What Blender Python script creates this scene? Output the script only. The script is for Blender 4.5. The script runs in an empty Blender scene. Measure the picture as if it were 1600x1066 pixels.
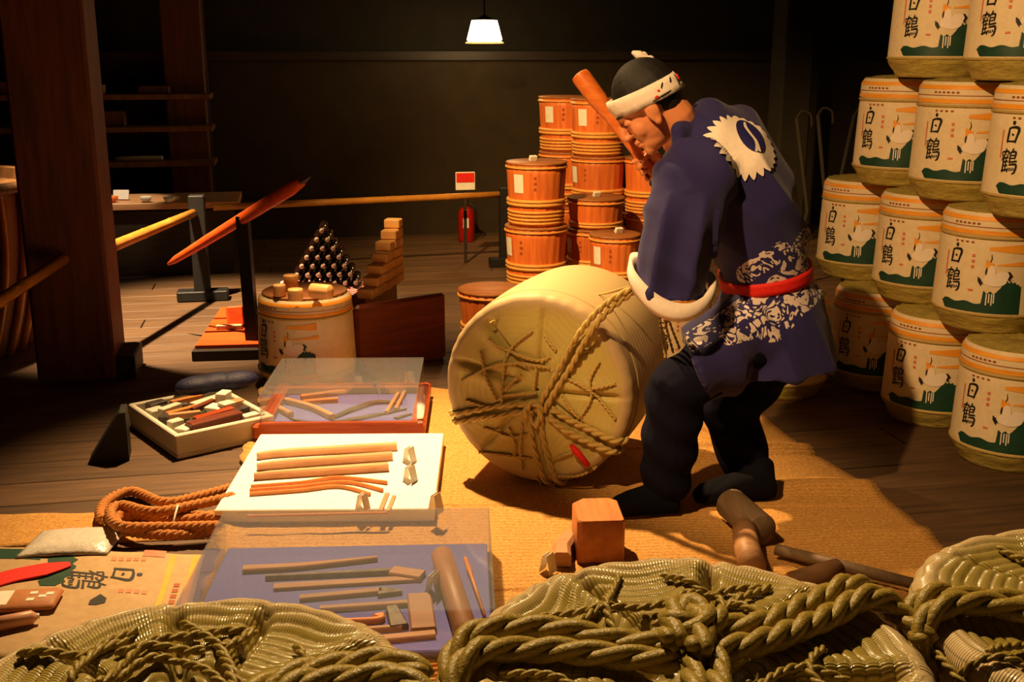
import bpy, bmesh, math, random
from mathutils import Vector, Matrix, Quaternion
from mathutils.bvhtree import BVHTree

random.seed(7)
scene = bpy.context.scene
COL = scene.collection
PI = math.pi
V = Vector

# ------------------------------------------------------------------ camera
CAM_H = 1.33
PITCH = math.radians(14.5)
FPX = 1750.0
cam_data = bpy.data.cameras.new('camera')
cam_data.sensor_width = 36.0
cam_data.lens = FPX / 1600.0 * 36.0
cam_data.clip_start = 0.05
cam = bpy.data.objects.new('camera', cam_data)
cam.location = (0, 0, CAM_H)
cam.rotation_euler = (PI / 2 - PITCH, 0, 0)
COL.objects.link(cam)
scene.camera = cam

# ------------------------------------------------------------------ world, lights, exposure
world = bpy.data.worlds.new('world')
scene.world = world
world.use_nodes = True
bg = world.node_tree.nodes['Background']
bg.inputs[0].default_value = (1.0, 0.72, 0.42, 1)
bg.inputs[1].default_value = 0.010

scene.view_settings.view_transform = 'Standard'
scene.view_settings.look = 'None'
scene.view_settings.gamma = 1.0
scene.view_settings.use_curve_mapping = False
scene.view_settings.exposure = 0.25


def spot(name, loc, target, power, color, cone, blend=0.5, radius=0.05):
    d = bpy.data.lights.new(name, 'SPOT')
    d.energy = power
    d.color = color
    d.spot_size = math.radians(cone)
    d.spot_blend = blend
    d.shadow_soft_size = radius
    o = bpy.data.objects.new(name, d)
    o.location = loc
    o.rotation_euler = (V(target) - V(loc)).to_track_quat('-Z', 'Y').to_euler()
    COL.objects.link(o)
    return o


WARM = (1.0, 0.62, 0.27)
spot('ceiling_spot_trays', (-0.85, 4.55, 3.0), (-0.36, 3.25, 0), 1250, WARM, 54, 1.0, 0.05)
spot('ceiling_spot_stack', (-0.75, 1.35, 2.7), (1.45, 3.75, 0.85), 340, (1.0, 0.60, 0.25), 53, 0.35, 0.04)
spot('ceiling_spot_tubs', (-0.95, 3.95, 2.8), (0.30, 6.4, 0.45), 720, (1.0, 0.60, 0.22), 54, 0.8, 0.05)
spot('fill_spot_table', (-2.2, 5.9, 2.9), (-2.36, 6.85, 0.5), 260, (1.0, 0.74, 0.45), 13, 0.5, 0.04)  # added spot with no known fixture, brightens the white card on the table
spot('ceiling_spot_rack', (-2.1, 5.0, 2.9), (-1.62, 5.55, 0), 1600, (1.0, 0.70, 0.38), 44, 0.8, 0.05)
spot('ceiling_spot_front', (-0.45, 2.85, 2.9), (0.12, 1.15, 0.6), 340, (1.0, 0.68, 0.32), 62, 0.7, 0.05)

# ------------------------------------------------------------------ helpers: pixel rays
CP, SP = math.cos(PITCH), math.sin(PITCH)


def ray(x, y):
    return V((x - 800.0, FPX * CP + (533.0 - y) * SP, -FPX * SP + (533.0 - y) * CP))


CAMP = V((0, 0, CAM_H))


def P(x, y, Y):
    d = ray(x, y)
    return CAMP + d * (Y / d.y)


def G(x, y, z=0.0):
    d = ray(x, y)
    return CAMP + d * ((z - CAM_H) / d.z)


def PL(x, y, pt, n):
    d = ray(x, y)
    return CAMP + d * ((V(pt) - CAMP).dot(n) / d.dot(n))


def to_px(p):
    r = V(p) - CAMP
    dep = r.y * CP - r.z * SP
    up = r.y * SP + r.z * CP
    return 800 + FPX * r.x / dep, 533 - FPX * up / dep


# ------------------------------------------------------------------ helpers: mesh building
def frame_for(t, up=V((0, 0, 1))):
    t = t.normalized()
    s = t.cross(up)
    if s.length < 1e-4:
        s = t.cross(V((1, 0, 0)))
    s.normalize()
    return s, s.cross(t).normalized()


def catmull(pts, n=8):
    pts = [V(p) for p in pts]
    if len(pts) < 3:
        a, b = pts
        return [a.lerp(b, i / n) for i in range(n + 1)]
    out = []
    for i in range(len(pts) - 1):
        p0 = pts[max(i - 1, 0)]
        p1 = pts[i]
        p2 = pts[i + 1]
        p3 = pts[min(i + 2, len(pts) - 1)]
        for k in range(n):
            t = k / n
            out.append(0.5 * ((2 * p1) + (p2 - p0) * t + (2 * p0 - 5 * p1 + 4 * p2 - p3) * t * t
                              + (3 * p1 - p0 - 3 * p2 + p3) * t ** 3))
    out.append(pts[-1])
    return out


def resample(pts, step):
    L = [0.0]
    for a, b in zip(pts, pts[1:]):
        L.append(L[-1] + (b - a).length)
    n = max(2, int(L[-1] / step))
    out = []
    j = 0
    for i in range(n + 1):
        s = L[-1] * i / n
        while j < len(pts) - 2 and L[j + 1] < s:
            j += 1
        seg = L[j + 1] - L[j]
        t = (s - L[j]) / seg if seg > 1e-9 else 0
        out.append(pts[j].lerp(pts[j + 1], t))
    return out


class MB:
    def __init__(self):
        self.v, self.f, self.uv, self.smooth = [], [], {}, True

    def quadstrip(self, rows, closed=False, cap=False):
        """rows: list of equal-length vertex rings; closed = rings wrap."""
        base = len(self.v)
        m = len(rows[0])
        for r in rows:
            self.v.extend([tuple(p) for p in r])
        for i in range(len(rows) - 1):
            for j in range(m if closed else m - 1):
                k = (j + 1) % m
                a = base + i * m
                b = base + (i + 1) * m
                self.f.append((a + j, a + k, b + k, b + j))
        if cap:
            self.f.append(tuple(base + j for j in range(m))[::-1])
            e = base + (len(rows) - 1) * m
            self.f.append(tuple(e + j for j in range(m)))
        return base

    def box(self, c, s, M=None, bev=0.0):
        """box centre c, size s; optional matrix; bev = chamfer."""
        x, y, z = s[0] / 2, s[1] / 2, s[2] / 2
        b = min(bev, x * .9, y * .9, z * .9)
        rows = []
        if b > 0:
            for zz, ins in ((-z, b), (-z + b, 0), (z - b, 0), (z, b)):
                xx, yy = x - ins, y - ins
                q = min(b, xx, yy)
                rows.append([(-xx + q, -yy, zz), (xx - q, -yy, zz), (xx, -yy + q, zz), (xx, yy - q, zz),
                             (xx - q, yy, zz), (-xx + q, yy, zz), (-xx, yy - q, zz), (-xx, -yy + q, zz)])
        else:
            for zz in (-z, z):
                rows.append([(-x, -y, zz), (x, -y, zz), (x, y, zz), (-x, y, zz)])
        c = V(c)
        R = []
        for r in rows:
            R.append([(M @ V(p) if M is not None else V(p)) + c for p in r])
        self.quadstrip(R, closed=True, cap=True)
        return self

    def tube(self, pts, rad, n=8, cap=True, up=V((0, 0, 1))):
        pts = [V(p) for p in pts]
        rows = []
        s = None
        for i, p in enumerate(pts):
            t = (pts[min(i + 1, len(pts) - 1)] - pts[max(i - 1, 0)])
            if t.length < 1e-9:
                t = V((0, 0, 1))
            t.normalize()
            if s is None:
                s, u = frame_for(t, up)
            else:
                s = (s - t * s.dot(t))
                if s.length < 1e-6:
                    s, u = frame_for(t, up)
                s.normalize()
                u = s.cross(t).normalized()
            r = rad[i] if isinstance(rad, (list, tuple)) else rad
            rows.append([p + (s * math.cos(2 * PI * k / n) + u * math.sin(2 * PI * k / n)) * r for k in range(n)][::-1])
        self.quadstrip(rows, closed=True, cap=cap)
        return self

    def lathe(self, prof, n=32, c=(0, 0, 0), cap=True, M=None):
        c = V(c)
        rows = []
        for r, z in prof:
            row = [V((r * math.cos(2 * PI * k / n), r * math.sin(2 * PI * k / n), z)) for k in range(n)]
            rows.append([(M @ p if M is not None else p) + c for p in row])
        self.quadstrip(rows, closed=True, cap=cap)
        return self

    def torus(self, R, r, z, n=32, m=6, c=(0, 0, 0), M=None, sq=1.0, wob=0.0):
        c = V(c)
        rows = []
        for k in range(n + 1):
            a = 2 * PI * k / n
            row = []
            for j in range(m):
                b = 2 * PI * j / m
                rr = R + r * math.cos(b) * sq + wob * math.sin(a * 9)
                p = V((rr * math.cos(a), rr * math.sin(a), z + r * math.sin(b)))
                row.append((M @ p if M is not None else p) + c)
            rows.append(row[::-1])
        self.quadstrip(rows, closed=True)
        return self

    def loft(self, secs, n=20, pw=2.0):
        """secs: list of (centre, axisA vector, axisB vector) ellipse half axes as vectors; capped with domes."""
        rows = []
        for c, A, B in secs:
            row = []
            for k in range(n):
                a = 2 * PI * k / n
                ca, sa = math.cos(a), math.sin(a)
                if pw != 2.0:
                    ca = math.copysign(abs(ca) ** (2 / pw), ca)
                    sa = math.copysign(abs(sa) ** (2 / pw), sa)
                row.append(V(c) + V(A) * ca + V(B) * sa)
            rows.append(row)
        # orientation
        d = V(secs[-1][0]) - V(secs[0][0])
        if V(secs[0][1]).cross(V(secs[0][2])).dot(d) < 0:
            rows = [r[::-1] for r in rows]
        self.quadstrip(rows, closed=True, cap=True)
        return self

    def ball(self, c, r, n=16, m=10, M=None):
        """ellipsoid with half axes r (tuple)."""
        if not isinstance(r, (tuple, list)):
            r = (r, r, r)
        rows = []
        for i in range(m + 1):
            a = -PI / 2 + PI * i / m
            a = max(-PI / 2 + .02, min(PI / 2 - .02, a))
            row = []
            for k in range(n):
                b = 2 * PI * k / n
                p = V((r[0] * math.cos(a) * math.cos(b), r[1] * math.cos(a) * math.sin(b), r[2] * math.sin(a)))
                row.append((M @ p if M is not None else p) + V(c))
            rows.append(row)
        self.quadstrip(rows, closed=True, cap=True)
        return self

    def slab(self, path, w, z0, th):
        """flat tapered bar lying in plan; path of (x,y) or vectors; w width or list."""
        n = len(path)
        rows = []
        for i in range(n):
            p = V((path[i][0], path[i][1], 0))
            a = path[max(i - 1, 0)]
            b = path[min(i + 1, n - 1)]
            t = V((b[0] - a[0], b[1] - a[1], 0)).normalized()
            s = V((-t.y, t.x, 0))
            ww = (w[i] if isinstance(w, (list, tuple)) else w) / 2
            ww = max(ww, .0008)
            ch = min(th * .25, ww * .4)
            q = [p + s * ww + V((0, 0, z0)), p - s * ww + V((0, 0, z0)),
                 p - s * ww + V((0, 0, z0 + th - ch)), p - s * (ww - ch) + V((0, 0, z0 + th)),
                 p + s * (ww - ch) + V((0, 0, z0 + th)), p + s * ww + V((0, 0, z0 + th - ch))]
            rows.append(q)
        self.quadstrip(rows, closed=True, cap=True)
        return self

    def rope(self, pts, R, strands=3, pitch=None, n=7, step=None, sr=None, phase=0.0, taper=True):
        pts = [V(p) for p in pts]
        pitch = pitch or R * 6.5
        step = step or pitch / 12
        pts = resample(pts, step)
        sr = sr or R * (0.56 if strands == 2 else 0.54)
        # frames
        fr = []
        s = None
        L = 0.0
        for i, p in enumerate(pts):
            t = (pts[min(i + 1, len(pts) - 1)] - pts[max(i - 1, 0)]).normalized()
            if s is None:
                s, u = frame_for(t)
            else:
                s = (s - t * s.dot(t)).normalized()
                u = s.cross(t).normalized()
            if i:
                L += (p - pts[i - 1]).length
            fr.append((p, s.copy(), u.copy(), L))
        for k in range(strands):
            cl, rr = [], []
            for i, (p, s, u, l) in enumerate(fr):
                a = phase + 2 * PI * (l / pitch + k / strands)
                cl.append(p + (s * math.cos(a) + u * math.sin(a)) * (R - sr))
                e = min(i, len(fr) - 1 - i)
                rr.append(sr * (0.6 if taper and e == 0 else 1.0))
            self.tube(cl, rr, n)
        return self

    def build(self, name, mat, parent=None, smooth=True, uv=None, mesh_only=False, auto=None):
        me = bpy.data.meshes.new(name)
        me.from_pydata([tuple(p) for p in self.v], [], self.f)
        if uv is not None:
            lay = me.uv_layers.new(name='UVMap')
            for lp in me.loops:
                lay.data[lp.index].uv = uv[lp.vertex_index]
        if smooth:
            me.polygons.foreach_set('use_smooth', [True] * len(me.polygons))
            if auto:
                try:
                    me.set_sharp_from_angle(angle=math.radians(auto))
                except Exception:
                    pass
        me.update()
        if mat:
            me.materials.append(mat)
        if mesh_only:
            return me
        return link(name, me, parent)


def link(name, me, parent=None):
    o = bpy.data.objects.new(name, me)
    COL.objects.link(o)
    if parent is not None:
        o.parent = parent
    return o


def tag(o, label, cat, group=None, kind=None):
    if label:
        o['label'] = label
    if cat:
        o['category'] = cat
    if group:
        o['group'] = group
    if kind:
        o['kind'] = kind
    return o


def thing(name, label, cat, loc=(0, 0, 0), rz=0.0, group=None):
    o = bpy.data.objects.new(name, None)
    o.empty_display_size = 0.05
    COL.objects.link(o)
    o.location = loc
    o.rotation_euler = (0, 0, rz)
    return tag(o, label, cat, group)


def struct(o):
    o['kind'] = 'structure'
    return o


def copy_tree(o, parent=None):
    c = o.copy()
    COL.objects.link(c)
    if parent is not None:
        c.parent = parent
    for ch in list(o.children):
        copy_tree(ch, c)
    return c


def remeshed(mb, voxel, smooth=4, factor=0.5):
    me = bpy.data.meshes.new('tmp')
    me.from_pydata([tuple(p) for p in mb.v], [], mb.f)
    o = bpy.data.objects.new('tmp', me)
    COL.objects.link(o)
    m = o.modifiers.new('r', 'REMESH')
    m.mode = 'VOXEL'
    m.voxel_size = voxel
    m.use_smooth_shade = True
    s = o.modifiers.new('s', 'SMOOTH')
    s.factor = factor
    s.iterations = smooth
    dg = bpy.context.evaluated_depsgraph_get()
    dg.update()
    out = bpy.data.meshes.new_from_object(o.evaluated_get(dg))
    bpy.data.objects.remove(o)
    bpy.data.meshes.remove(me)
    out.polygons.foreach_set('use_smooth', [True] * len(out.polygons))
    return out


# ------------------------------------------------------------------ materials
def srgb(r, g, b):
    def f(c):
        c /= 255.0
        return c / 12.92 if c <= 0.04045 else ((c + 0.055) / 1.055) ** 2.4
    return (f(r), f(g), f(b), 1)


def new_mat(name):
    m = bpy.data.materials.new(name)
    m.use_nodes = True
    nt = m.node_tree
    b = nt.nodes['Principled BSDF']
    return m, nt, b


def N(nt, typ, **kw):
    n = nt.nodes.new(typ)
    for k, v in kw.items():
        if k.startswith('i_'):
            n.inputs[k[2:].replace('_', ' ')].default_value = v
        else:
            setattr(n, k, v)
    return n


def ramp(nt, fac, stops):
    r = nt.nodes.new('ShaderNodeValToRGB')
    el = r.color_ramp.elements
    while len(el) < len(stops):
        el.new(0.5)
    for e, (p, c) in zip(el, stops):
        e.position = p
        e.color = c
    nt.links.new(fac, r.inputs[0])
    return r


def mat_noise(name, c1, c2, scale=(8, 8, 8), rough=0.6, bump=0.1, detail=4, nscale=4.0, rnd=0.0, spec=0.4, coord='Object',
              metal=0.0, coat=0.0):
    """two-tone noise stretched by scale: wood grain, cloth, straw..."""
    m, nt, b = new_mat(name)
    tc = N(nt, 'ShaderNodeTexCoord')
    mp = N(nt, 'ShaderNodeMapping')
    mp.inputs['Scale'].default_value = scale
    nt.links.new(tc.outputs[coord], mp.inputs[0])
    no = N(nt, 'ShaderNodeTexNoise', noise_dimensions='4D')
    no.inputs['Scale'].default_value = nscale
    no.inputs['Detail'].default_value = detail
    no.inputs['Roughness'].default_value = 0.6
    nt.links.new(mp.outputs[0], no.inputs['Vector'])
    oi = N(nt, 'ShaderNodeObjectInfo')
    mu = N(nt, 'ShaderNodeMath', operation='MULTIPLY')
    mu.inputs[1].default_value = 30.0
    nt.links.new(oi.outputs['Random'], mu.inputs[0])
    nt.links.new(mu.outputs[0], no.inputs['W'])
    r = ramp(nt, no.outputs[0], [(0.3, c1), (0.7, c2)])
    out = r.outputs[0]
    if rnd:
        hs = N(nt, 'ShaderNodeHueSaturation')
        mr = N(nt, 'ShaderNodeMapRange')
        mr.inputs['To Min'].default_value = 1 - rnd
        mr.inputs['To Max'].default_value = 1 + rnd
        nt.links.new(oi.outputs['Random'], mr.inputs['Value'])
        nt.links.new(mr.outputs[0], hs.inputs['Value'])
        nt.links.new(out, hs.inputs['Color'])
        out = hs.outputs[0]
    nt.links.new(out, b.inputs['Base Color'])
    b.inputs['Roughness'].default_value = rough
    b.inputs['Specular IOR Level'].default_value = spec
    b.inputs['Metallic'].default_value = metal
    b.inputs['Coat Weight'].default_value = coat
    if bump:
        bp = N(nt, 'ShaderNodeBump')
        bp.inputs['Strength'].default_value = bump
        bp.inputs['Distance'].default_value = 0.01
        nt.links.new(no.outputs[0], bp.inputs['Height'])
        nt.links.new(bp.outputs[0], b.inputs['Normal'])
    return m


def wood(name, c1, c2, axis='x', rough=0.55, rnd=0.12, bump=0.15, coat=0.0):
    sc = {'x': (1.2, 14, 14), 'y': (14, 1.2, 14), 'z': (14, 14, 1.2)}[axis]
    return mat_noise(name, c1, c2, sc, rough, bump, 6, 3.0, rnd, coat=coat)


M = {}
M['floor'] = wood('floor_wood', srgb(70, 50, 34), srgb(108, 80, 54), 'x', 0.6, 0.16)
M['floor_gap'] = mat_noise('floor_gap', srgb(20, 14, 10), srgb(26, 18, 12), rough=0.9)
M['pillar'] = wood('pillar_wood', srgb(66, 34, 22), srgb(112, 60, 36), 'z', 0.6, 0.08)
M['dark'] = wood('dark_wood', srgb(30, 22, 16), srgb(52, 38, 26), 'x', 0.6, 0.1)
M['wall'] = mat_noise('plaster_wall', srgb(46, 36, 20), srgb(58, 45, 25), (2, 2, 2), 0.9, 0.1)
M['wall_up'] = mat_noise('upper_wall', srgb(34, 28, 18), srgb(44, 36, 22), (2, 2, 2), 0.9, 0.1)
M['bamboo'] = mat_noise('bamboo', srgb(166, 106, 34), srgb(196, 136, 54), (3, 3, 3), 0.35, 0.05)
M['orange_wood'] = wood('orange_wood', srgb(206, 98, 34), srgb(236, 136, 58), 'x', 0.4, 0.05)
M['paddle'] = wood('paddle_wood', srgb(192, 66, 20), srgb(216, 88, 32), 'x', 0.4, 0.05)
M['knife_wood'] = wood('knife_wood', srgb(140, 94, 66), srgb(170, 122, 90), 'x', 0.5, 0.15)
M['tub_wood'] = wood('tub_wood', srgb(196, 92, 36), srgb(228, 128, 58), 'z', 0.5, 0.1)
M['tub_hoop'] = mat_noise('bamboo_hoop', srgb(222, 148, 66), srgb(240, 180, 94), (20, 20, 60), 0.4, 0.3)
M['tub_lid'] = wood('tub_lid', srgb(140, 84, 44), srgb(176, 112, 62), 'x', 0.5)
M['block'] = wood('block_wood', srgb(228, 166, 96), srgb(246, 196, 130), 'x', 0.5, 0.08)
M['chest'] = wood('chest_wood', srgb(96, 40, 22), srgb(134, 60, 34), 'x', 0.45, 0.0)
M['straw_mat'] = mat_noise('straw_mat', srgb(182, 116, 46), srgb(246, 194, 108), (22, 60, 22), 0.8, 0.9, 6, 5.0)
M['red_wood'] = wood('red_wood', srgb(150, 58, 24), srgb(190, 88, 40), 'x', 0.35, 0.05, coat=0.2)
M['blue_cloth'] = mat_noise('blue_cloth', srgb(88, 92, 168), srgb(106, 108, 182), (60, 60, 60), 0.85, 0.2)
M['white_board'] = mat_noise('white_board', srgb(236, 234, 226), srgb(246, 244, 238), rough=0.6, bump=0)
M['paper'] = mat_noise('paper', srgb(226, 222, 208), srgb(238, 234, 222), rough=0.8, bump=0)
M['slat'] = wood('slat_wood', srgb(190, 138, 96), srgb(216, 166, 122), 'x', 0.5, 0.08)
M['bamboo_strip'] = wood('bamboo_strip', srgb(198, 112, 50), srgb(226, 148, 78), 'x', 0.4, 0.08)
M['tool_wood'] = wood('tool_wood', srgb(168, 120, 82), srgb(196, 150, 108), 'x', 0.5, 0.12)
M['tool_metal'] = mat_noise('tool_metal', srgb(70, 66, 64), srgb(112, 104, 98), (10, 10, 10), 0.4, 0.1, metal=0.6)
M['foam'] = mat_noise('foam_box', srgb(206, 200, 184), srgb(220, 214, 198), (40, 40, 40), 0.8, 0.1)
M['black_thing'] = mat_noise('black_matte', srgb(16, 15, 15), srgb(26, 24, 22), rough=0.6)
M['rope_brown'] = mat_noise('brown_rope', srgb(168, 104, 48), srgb(210, 142, 74), (60, 60, 60), 0.85, 0.6)
M['rope_straw'] = mat_noise('straw_rope', srgb(172, 142, 74), srgb(206, 178, 104), (60, 60, 60), 0.7, 0.4)
M['rope_green'] = mat_noise('olive_rope', srgb(140, 118, 44), srgb(178, 152, 72), (50, 50, 50), 0.34, 0.3, spec=0.5)
M['cream'] = mat_noise('cream_wrap', srgb(226, 204, 164), srgb(238, 218, 180), (12, 12, 12), 0.6, 0.1)
M['wrap_paper'] = mat_noise('wrap_paper', srgb(170, 140, 98), srgb(186, 156, 112), (12, 12, 12), 0.7, 0.1)
M['straw'] = mat_noise('straw_wrap', srgb(156, 136, 62), srgb(198, 176, 92), (8, 8, 30), 0.6, 0.5)
M['ink'] = mat_noise('ink_black', srgb(24, 22, 20), srgb(32, 30, 26), rough=0.6, bump=0)
M['print_green'] = mat_noise('print_green', srgb(22, 58, 42), srgb(32, 72, 52), rough=0.5, bump=0)
M['print_orange'] = mat_noise('print_orange', srgb(240, 150, 30), srgb(250, 176, 60), (4, 4, 20), 0.5, 0)
M['print_white'] = mat_noise('print_white', srgb(244, 226, 208), srgb(250, 236, 222), rough=0.6, bump=0)
M['print_red'] = mat_noise('print_red', srgb(214, 110, 80), srgb(226, 128, 96), rough=0.6, bump=0)
M['print_brown'] = mat_noise('print_brown', srgb(150, 70, 30), srgb(164, 80, 36), rough=0.6, bump=0)
M['red_cloth'] = mat_noise('red_cloth', srgb(206, 22, 14), srgb(226, 36, 20), (30, 30, 30), 0.7, 0.1)
M['skin'] = mat_noise('skin', srgb(216, 136, 88), srgb(226, 146, 98), (8, 8, 8), 0.45, 0.03)
M['hair'] = mat_noise('hair', srgb(16, 14, 13), srgb(30, 26, 22), (90, 90, 30), 0.6, 0.3)
M['trousers'] = mat_noise('trousers', srgb(15, 15, 28), srgb(20, 20, 36), (20, 20, 20), 0.95, 0.1, spec=0.08)
M['shoe'] = mat_noise('shoe', srgb(14, 14, 20), srgb(18, 18, 25), (20, 20, 20), 0.95, 0.1, spec=0.08)
M['white_cloth'] = mat_noise('white_cloth', srgb(232, 216, 200), srgb(242, 228, 214), (30, 30, 30), 0.8, 0.1)
M['navy'] = mat_noise('navy_flat', srgb(28, 24, 84), srgb(32, 28, 92), (20, 20, 20), 0.8, 0.05)
M['mallet'] = wood('mallet_wood', srgb(178, 106, 54), srgb(206, 134, 76), 'y', 0.5, 0.05)
M['grey_wood'] = wood('grey_wood', srgb(96, 76, 56), srgb(128, 104, 78), 'y', 0.6, 0.05)
M['bottle'] = mat_noise('bottle_glass', srgb(22, 12, 8), srgb(34, 18, 12), rough=0.12, bump=0, spec=0.6)
M['cap'] = mat_noise('bottle_cap', srgb(180, 150, 130), srgb(200, 170, 150), rough=0.4, bump=0)
M['red_paint'] = mat_noise('red_paint', srgb(150, 20, 16), srgb(170, 28, 22), rough=0.3, bump=0)
M['plastic_bag'] = mat_noise('plastic_bag', srgb(196, 190, 180), srgb(214, 208, 198), (10, 10, 10), 0.2, 0.4)
M['navy_cloth'] = mat_noise('navy_cloth', srgb(26, 28, 60), srgb(36, 38, 76), (20, 20, 20), 0.6, 0.3)
M['tan'] = mat_noise('tan_leather', srgb(166, 104, 56), srgb(182, 118, 66), rough=0.6)
M['pink'] = mat_noise('pink_plastic', srgb(206, 150, 120), srgb(214, 160, 130), rough=0.4, bump=0)
M['metal_dark'] = mat_noise('metal_dark', srgb(40, 38, 36), srgb(50, 48, 46), rough=0.4, bump=0, metal=0.5)
M['vat'] = wood('vat_wood', srgb(96, 64, 34), srgb(140, 96, 54), 'z', 0.55, 0.05)


def mat_checker(name, c1, c2, sc):
    m, nt, b = new_mat(name)
    tc = N(nt, 'ShaderNodeTexCoord')
    ch = N(nt, 'ShaderNodeTexChecker')
    ch.inputs['Scale'].default_value = sc
    ch.inputs['Color1'].default_value = c1
    ch.inputs['Color2'].default_value = c2
    nt.links.new(tc.outputs['Object'], ch.inputs['Vector'])
    nt.links.new(ch.outputs[0], b.inputs['Base Color'])
    b.inputs['Roughness'].default_value = 0.8
    return m


M['check'] = mat_checker('check_cloth', srgb(214, 40, 34), srgb(236, 220, 208), 60)


def mat_acrylic(name):
    m, nt, b = new_mat(name)
    nt.nodes.remove(b)
    out = nt.nodes['Material Output']
    tr = N(nt, 'ShaderNodeBsdfTransparent')
    tr.inputs[0].default_value = (0.96, 0.97, 0.98, 1)
    gl = N(nt, 'ShaderNodeBsdfGlossy')
    gl.inputs['Roughness'].default_value = 0.06
    df = N(nt, 'ShaderNodeBsdfDiffuse')
    df.inputs[0].default_value = (0.8, 0.8, 0.8, 1)
    lw = N(nt, 'ShaderNodeLayerWeight')
    lw.inputs[0].default_value = 0.5
    pw_ = N(nt, 'ShaderNodeMath', operation='POWER')
    pw_.inputs[1].default_value = 4.0
    nt.links.new(lw.outputs['Facing'], pw_.inputs[0])
    fr = N(nt, 'ShaderNodeMath', operation='MULTIPLY_ADD', use_clamp=True)
    fr.inputs[1].default_value = 0.9
    fr.inputs[2].default_value = 0.05
    nt.links.new(pw_.outputs[0], fr.inputs[0])
    mx = N(nt, 'ShaderNodeMixShader')
    nt.links.new(fr.outputs[0], mx.inputs[0])
    nt.links.new(tr.outputs[0], mx.inputs[1])
    nt.links.new(gl.outputs[0], mx.inputs[2])
    m2 = N(nt, 'ShaderNodeMixShader')
    m2.inputs[0].default_value = 0.045  # diffuse haze mixed in: milky reflections and scratches put into the material
    nt.links.new(mx.outputs[0], m2.inputs[1])
    nt.links.new(df.outputs[0], m2.inputs[2])
    nt.links.new(m2.outputs[0], out.inputs[0])
    return m


M['acrylic'] = mat_acrylic('acrylic')


def mat_weave(name, c_in, c_out, rough, stitch=1.0, coat=0.0, thread=0.62):
    """woven straw: UV.x runs along a row (metres), UV.y counts rows; colour attribute 'pale' mixes in c_out."""
    m, nt, b = new_mat(name)
    uv = N(nt, 'ShaderNodeUVMap')
    sep = N(nt, 'ShaderNodeSeparateXYZ')
    nt.links.new(uv.outputs[0], sep.inputs[0])
    mu = N(nt, 'ShaderNodeMath', operation='MULTIPLY')
    mu.inputs[1].default_value = 2 * PI / 0.0042
    nt.links.new(sep.outputs[0], mu.inputs[0])
    si = N(nt, 'ShaderNodeMath', operation='SINE')
    nt.links.new(mu.outputs[0], si.inputs[0])
    tc = N(nt, 'ShaderNodeTexCoord')
    no = N(nt, 'ShaderNodeTexNoise')
    no.inputs['Scale'].default_value = 22.0
    no.inputs['Detail'].default_value = 5.0
    nt.links.new(tc.outputs['Object'], no.inputs['Vector'])
    at = N(nt, 'ShaderNodeAttribute', attribute_name='pale')
    ad = N(nt, 'ShaderNodeMath', operation='MULTIPLY_ADD')
    ad.inputs[1].default_value = 0.5
    nt.links.new(no.outputs[0], ad.inputs[0])
    nt.links.new(at.outputs['Fac'], ad.inputs[2])
    sub = N(nt, 'ShaderNodeMath', operation='SUBTRACT', use_clamp=True)
    sub.inputs[1].default_value = 0.25
    nt.links.new(ad.outputs[0], sub.inputs[0])
    mix = N(nt, 'ShaderNodeMix', data_type='RGBA')
    mix.inputs[6].default_value = c_in
    mix.inputs[7].default_value = c_out
    nt.links.new(sub.outputs[0], mix.inputs[0])
    # darker threads between straws
    mr = N(nt, 'ShaderNodeMapRange')
    mr.inputs['From Min'].default_value = -1
    mr.inputs['To Min'].default_value = 0.78
    mr.inputs['To Max'].default_value = 1.0
    nt.links.new(si.outputs[0], mr.inputs['Value'])
    hs = N(nt, 'ShaderNodeHueSaturation')
    nt.links.new(mr.outputs[0], hs.inputs['Value'])
    nt.links.new(mix.outputs[2], hs.inputs['Color'])
    # dark binding thread in every groove between rows
    fr = N(nt, 'ShaderNodeMath', operation='FRACT')
    nt.links.new(sep.outputs[1], fr.inputs[0])
    pp_ = N(nt, 'ShaderNodeMath', operation='PINGPONG')
    pp_.inputs[1].default_value = 0.5
    nt.links.new(fr.outputs[0], pp_.inputs[0])
    lt = N(nt, 'ShaderNodeMapRange')
    lt.inputs['From Min'].default_value = 0.03
    lt.inputs['From Max'].default_value = 0.10
    lt.inputs['To Min'].default_value = thread
    lt.inputs['To Max'].default_value = 1.0
    nt.links.new(pp_.outputs[0], lt.inputs['Value'])
    h2 = N(nt, 'ShaderNodeHueSaturation')
    nt.links.new(lt.outputs[0], h2.inputs['Value'])
    nt.links.new(hs.outputs[0], h2.inputs['Color'])
    nt.links.new(h2.outputs[0], b.inputs['Base Color'])
    bp = N(nt, 'ShaderNodeBump')
    bp.inputs['Strength'].default_value = 0.35 * stitch
    bp.inputs['Distance'].default_value = 0.002
    nt.links.new(si.outputs[0], bp.inputs['Height'])
    nt.links.new(bp.outputs[0], b.inputs['Normal'])
    b.inputs['Roughness'].default_value = rough
    b.inputs['Coat Weight'].default_value = coat
    return m


M['weave'] = mat_weave('woven_straw', srgb(160, 138, 52), srgb(234, 204, 152), 0.25)
M['weave_matte'] = mat_weave('woven_straw_matte', srgb(192, 174, 90), srgb(188, 160, 118), 0.6, 0.25, thread=0.97)

# ================================================================== STRUCTURE
YAW = math.radians(11)
RU = V((math.cos(YAW), math.sin(YAW), 0))
RV = V((-math.sin(YAW), math.cos(YAW), 0))
RM = Matrix.Rotation(YAW, 3, 'Z')


def room(u, v, z=0.0):
    return RU * u + RV * v + V((0, 0, z))


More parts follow.
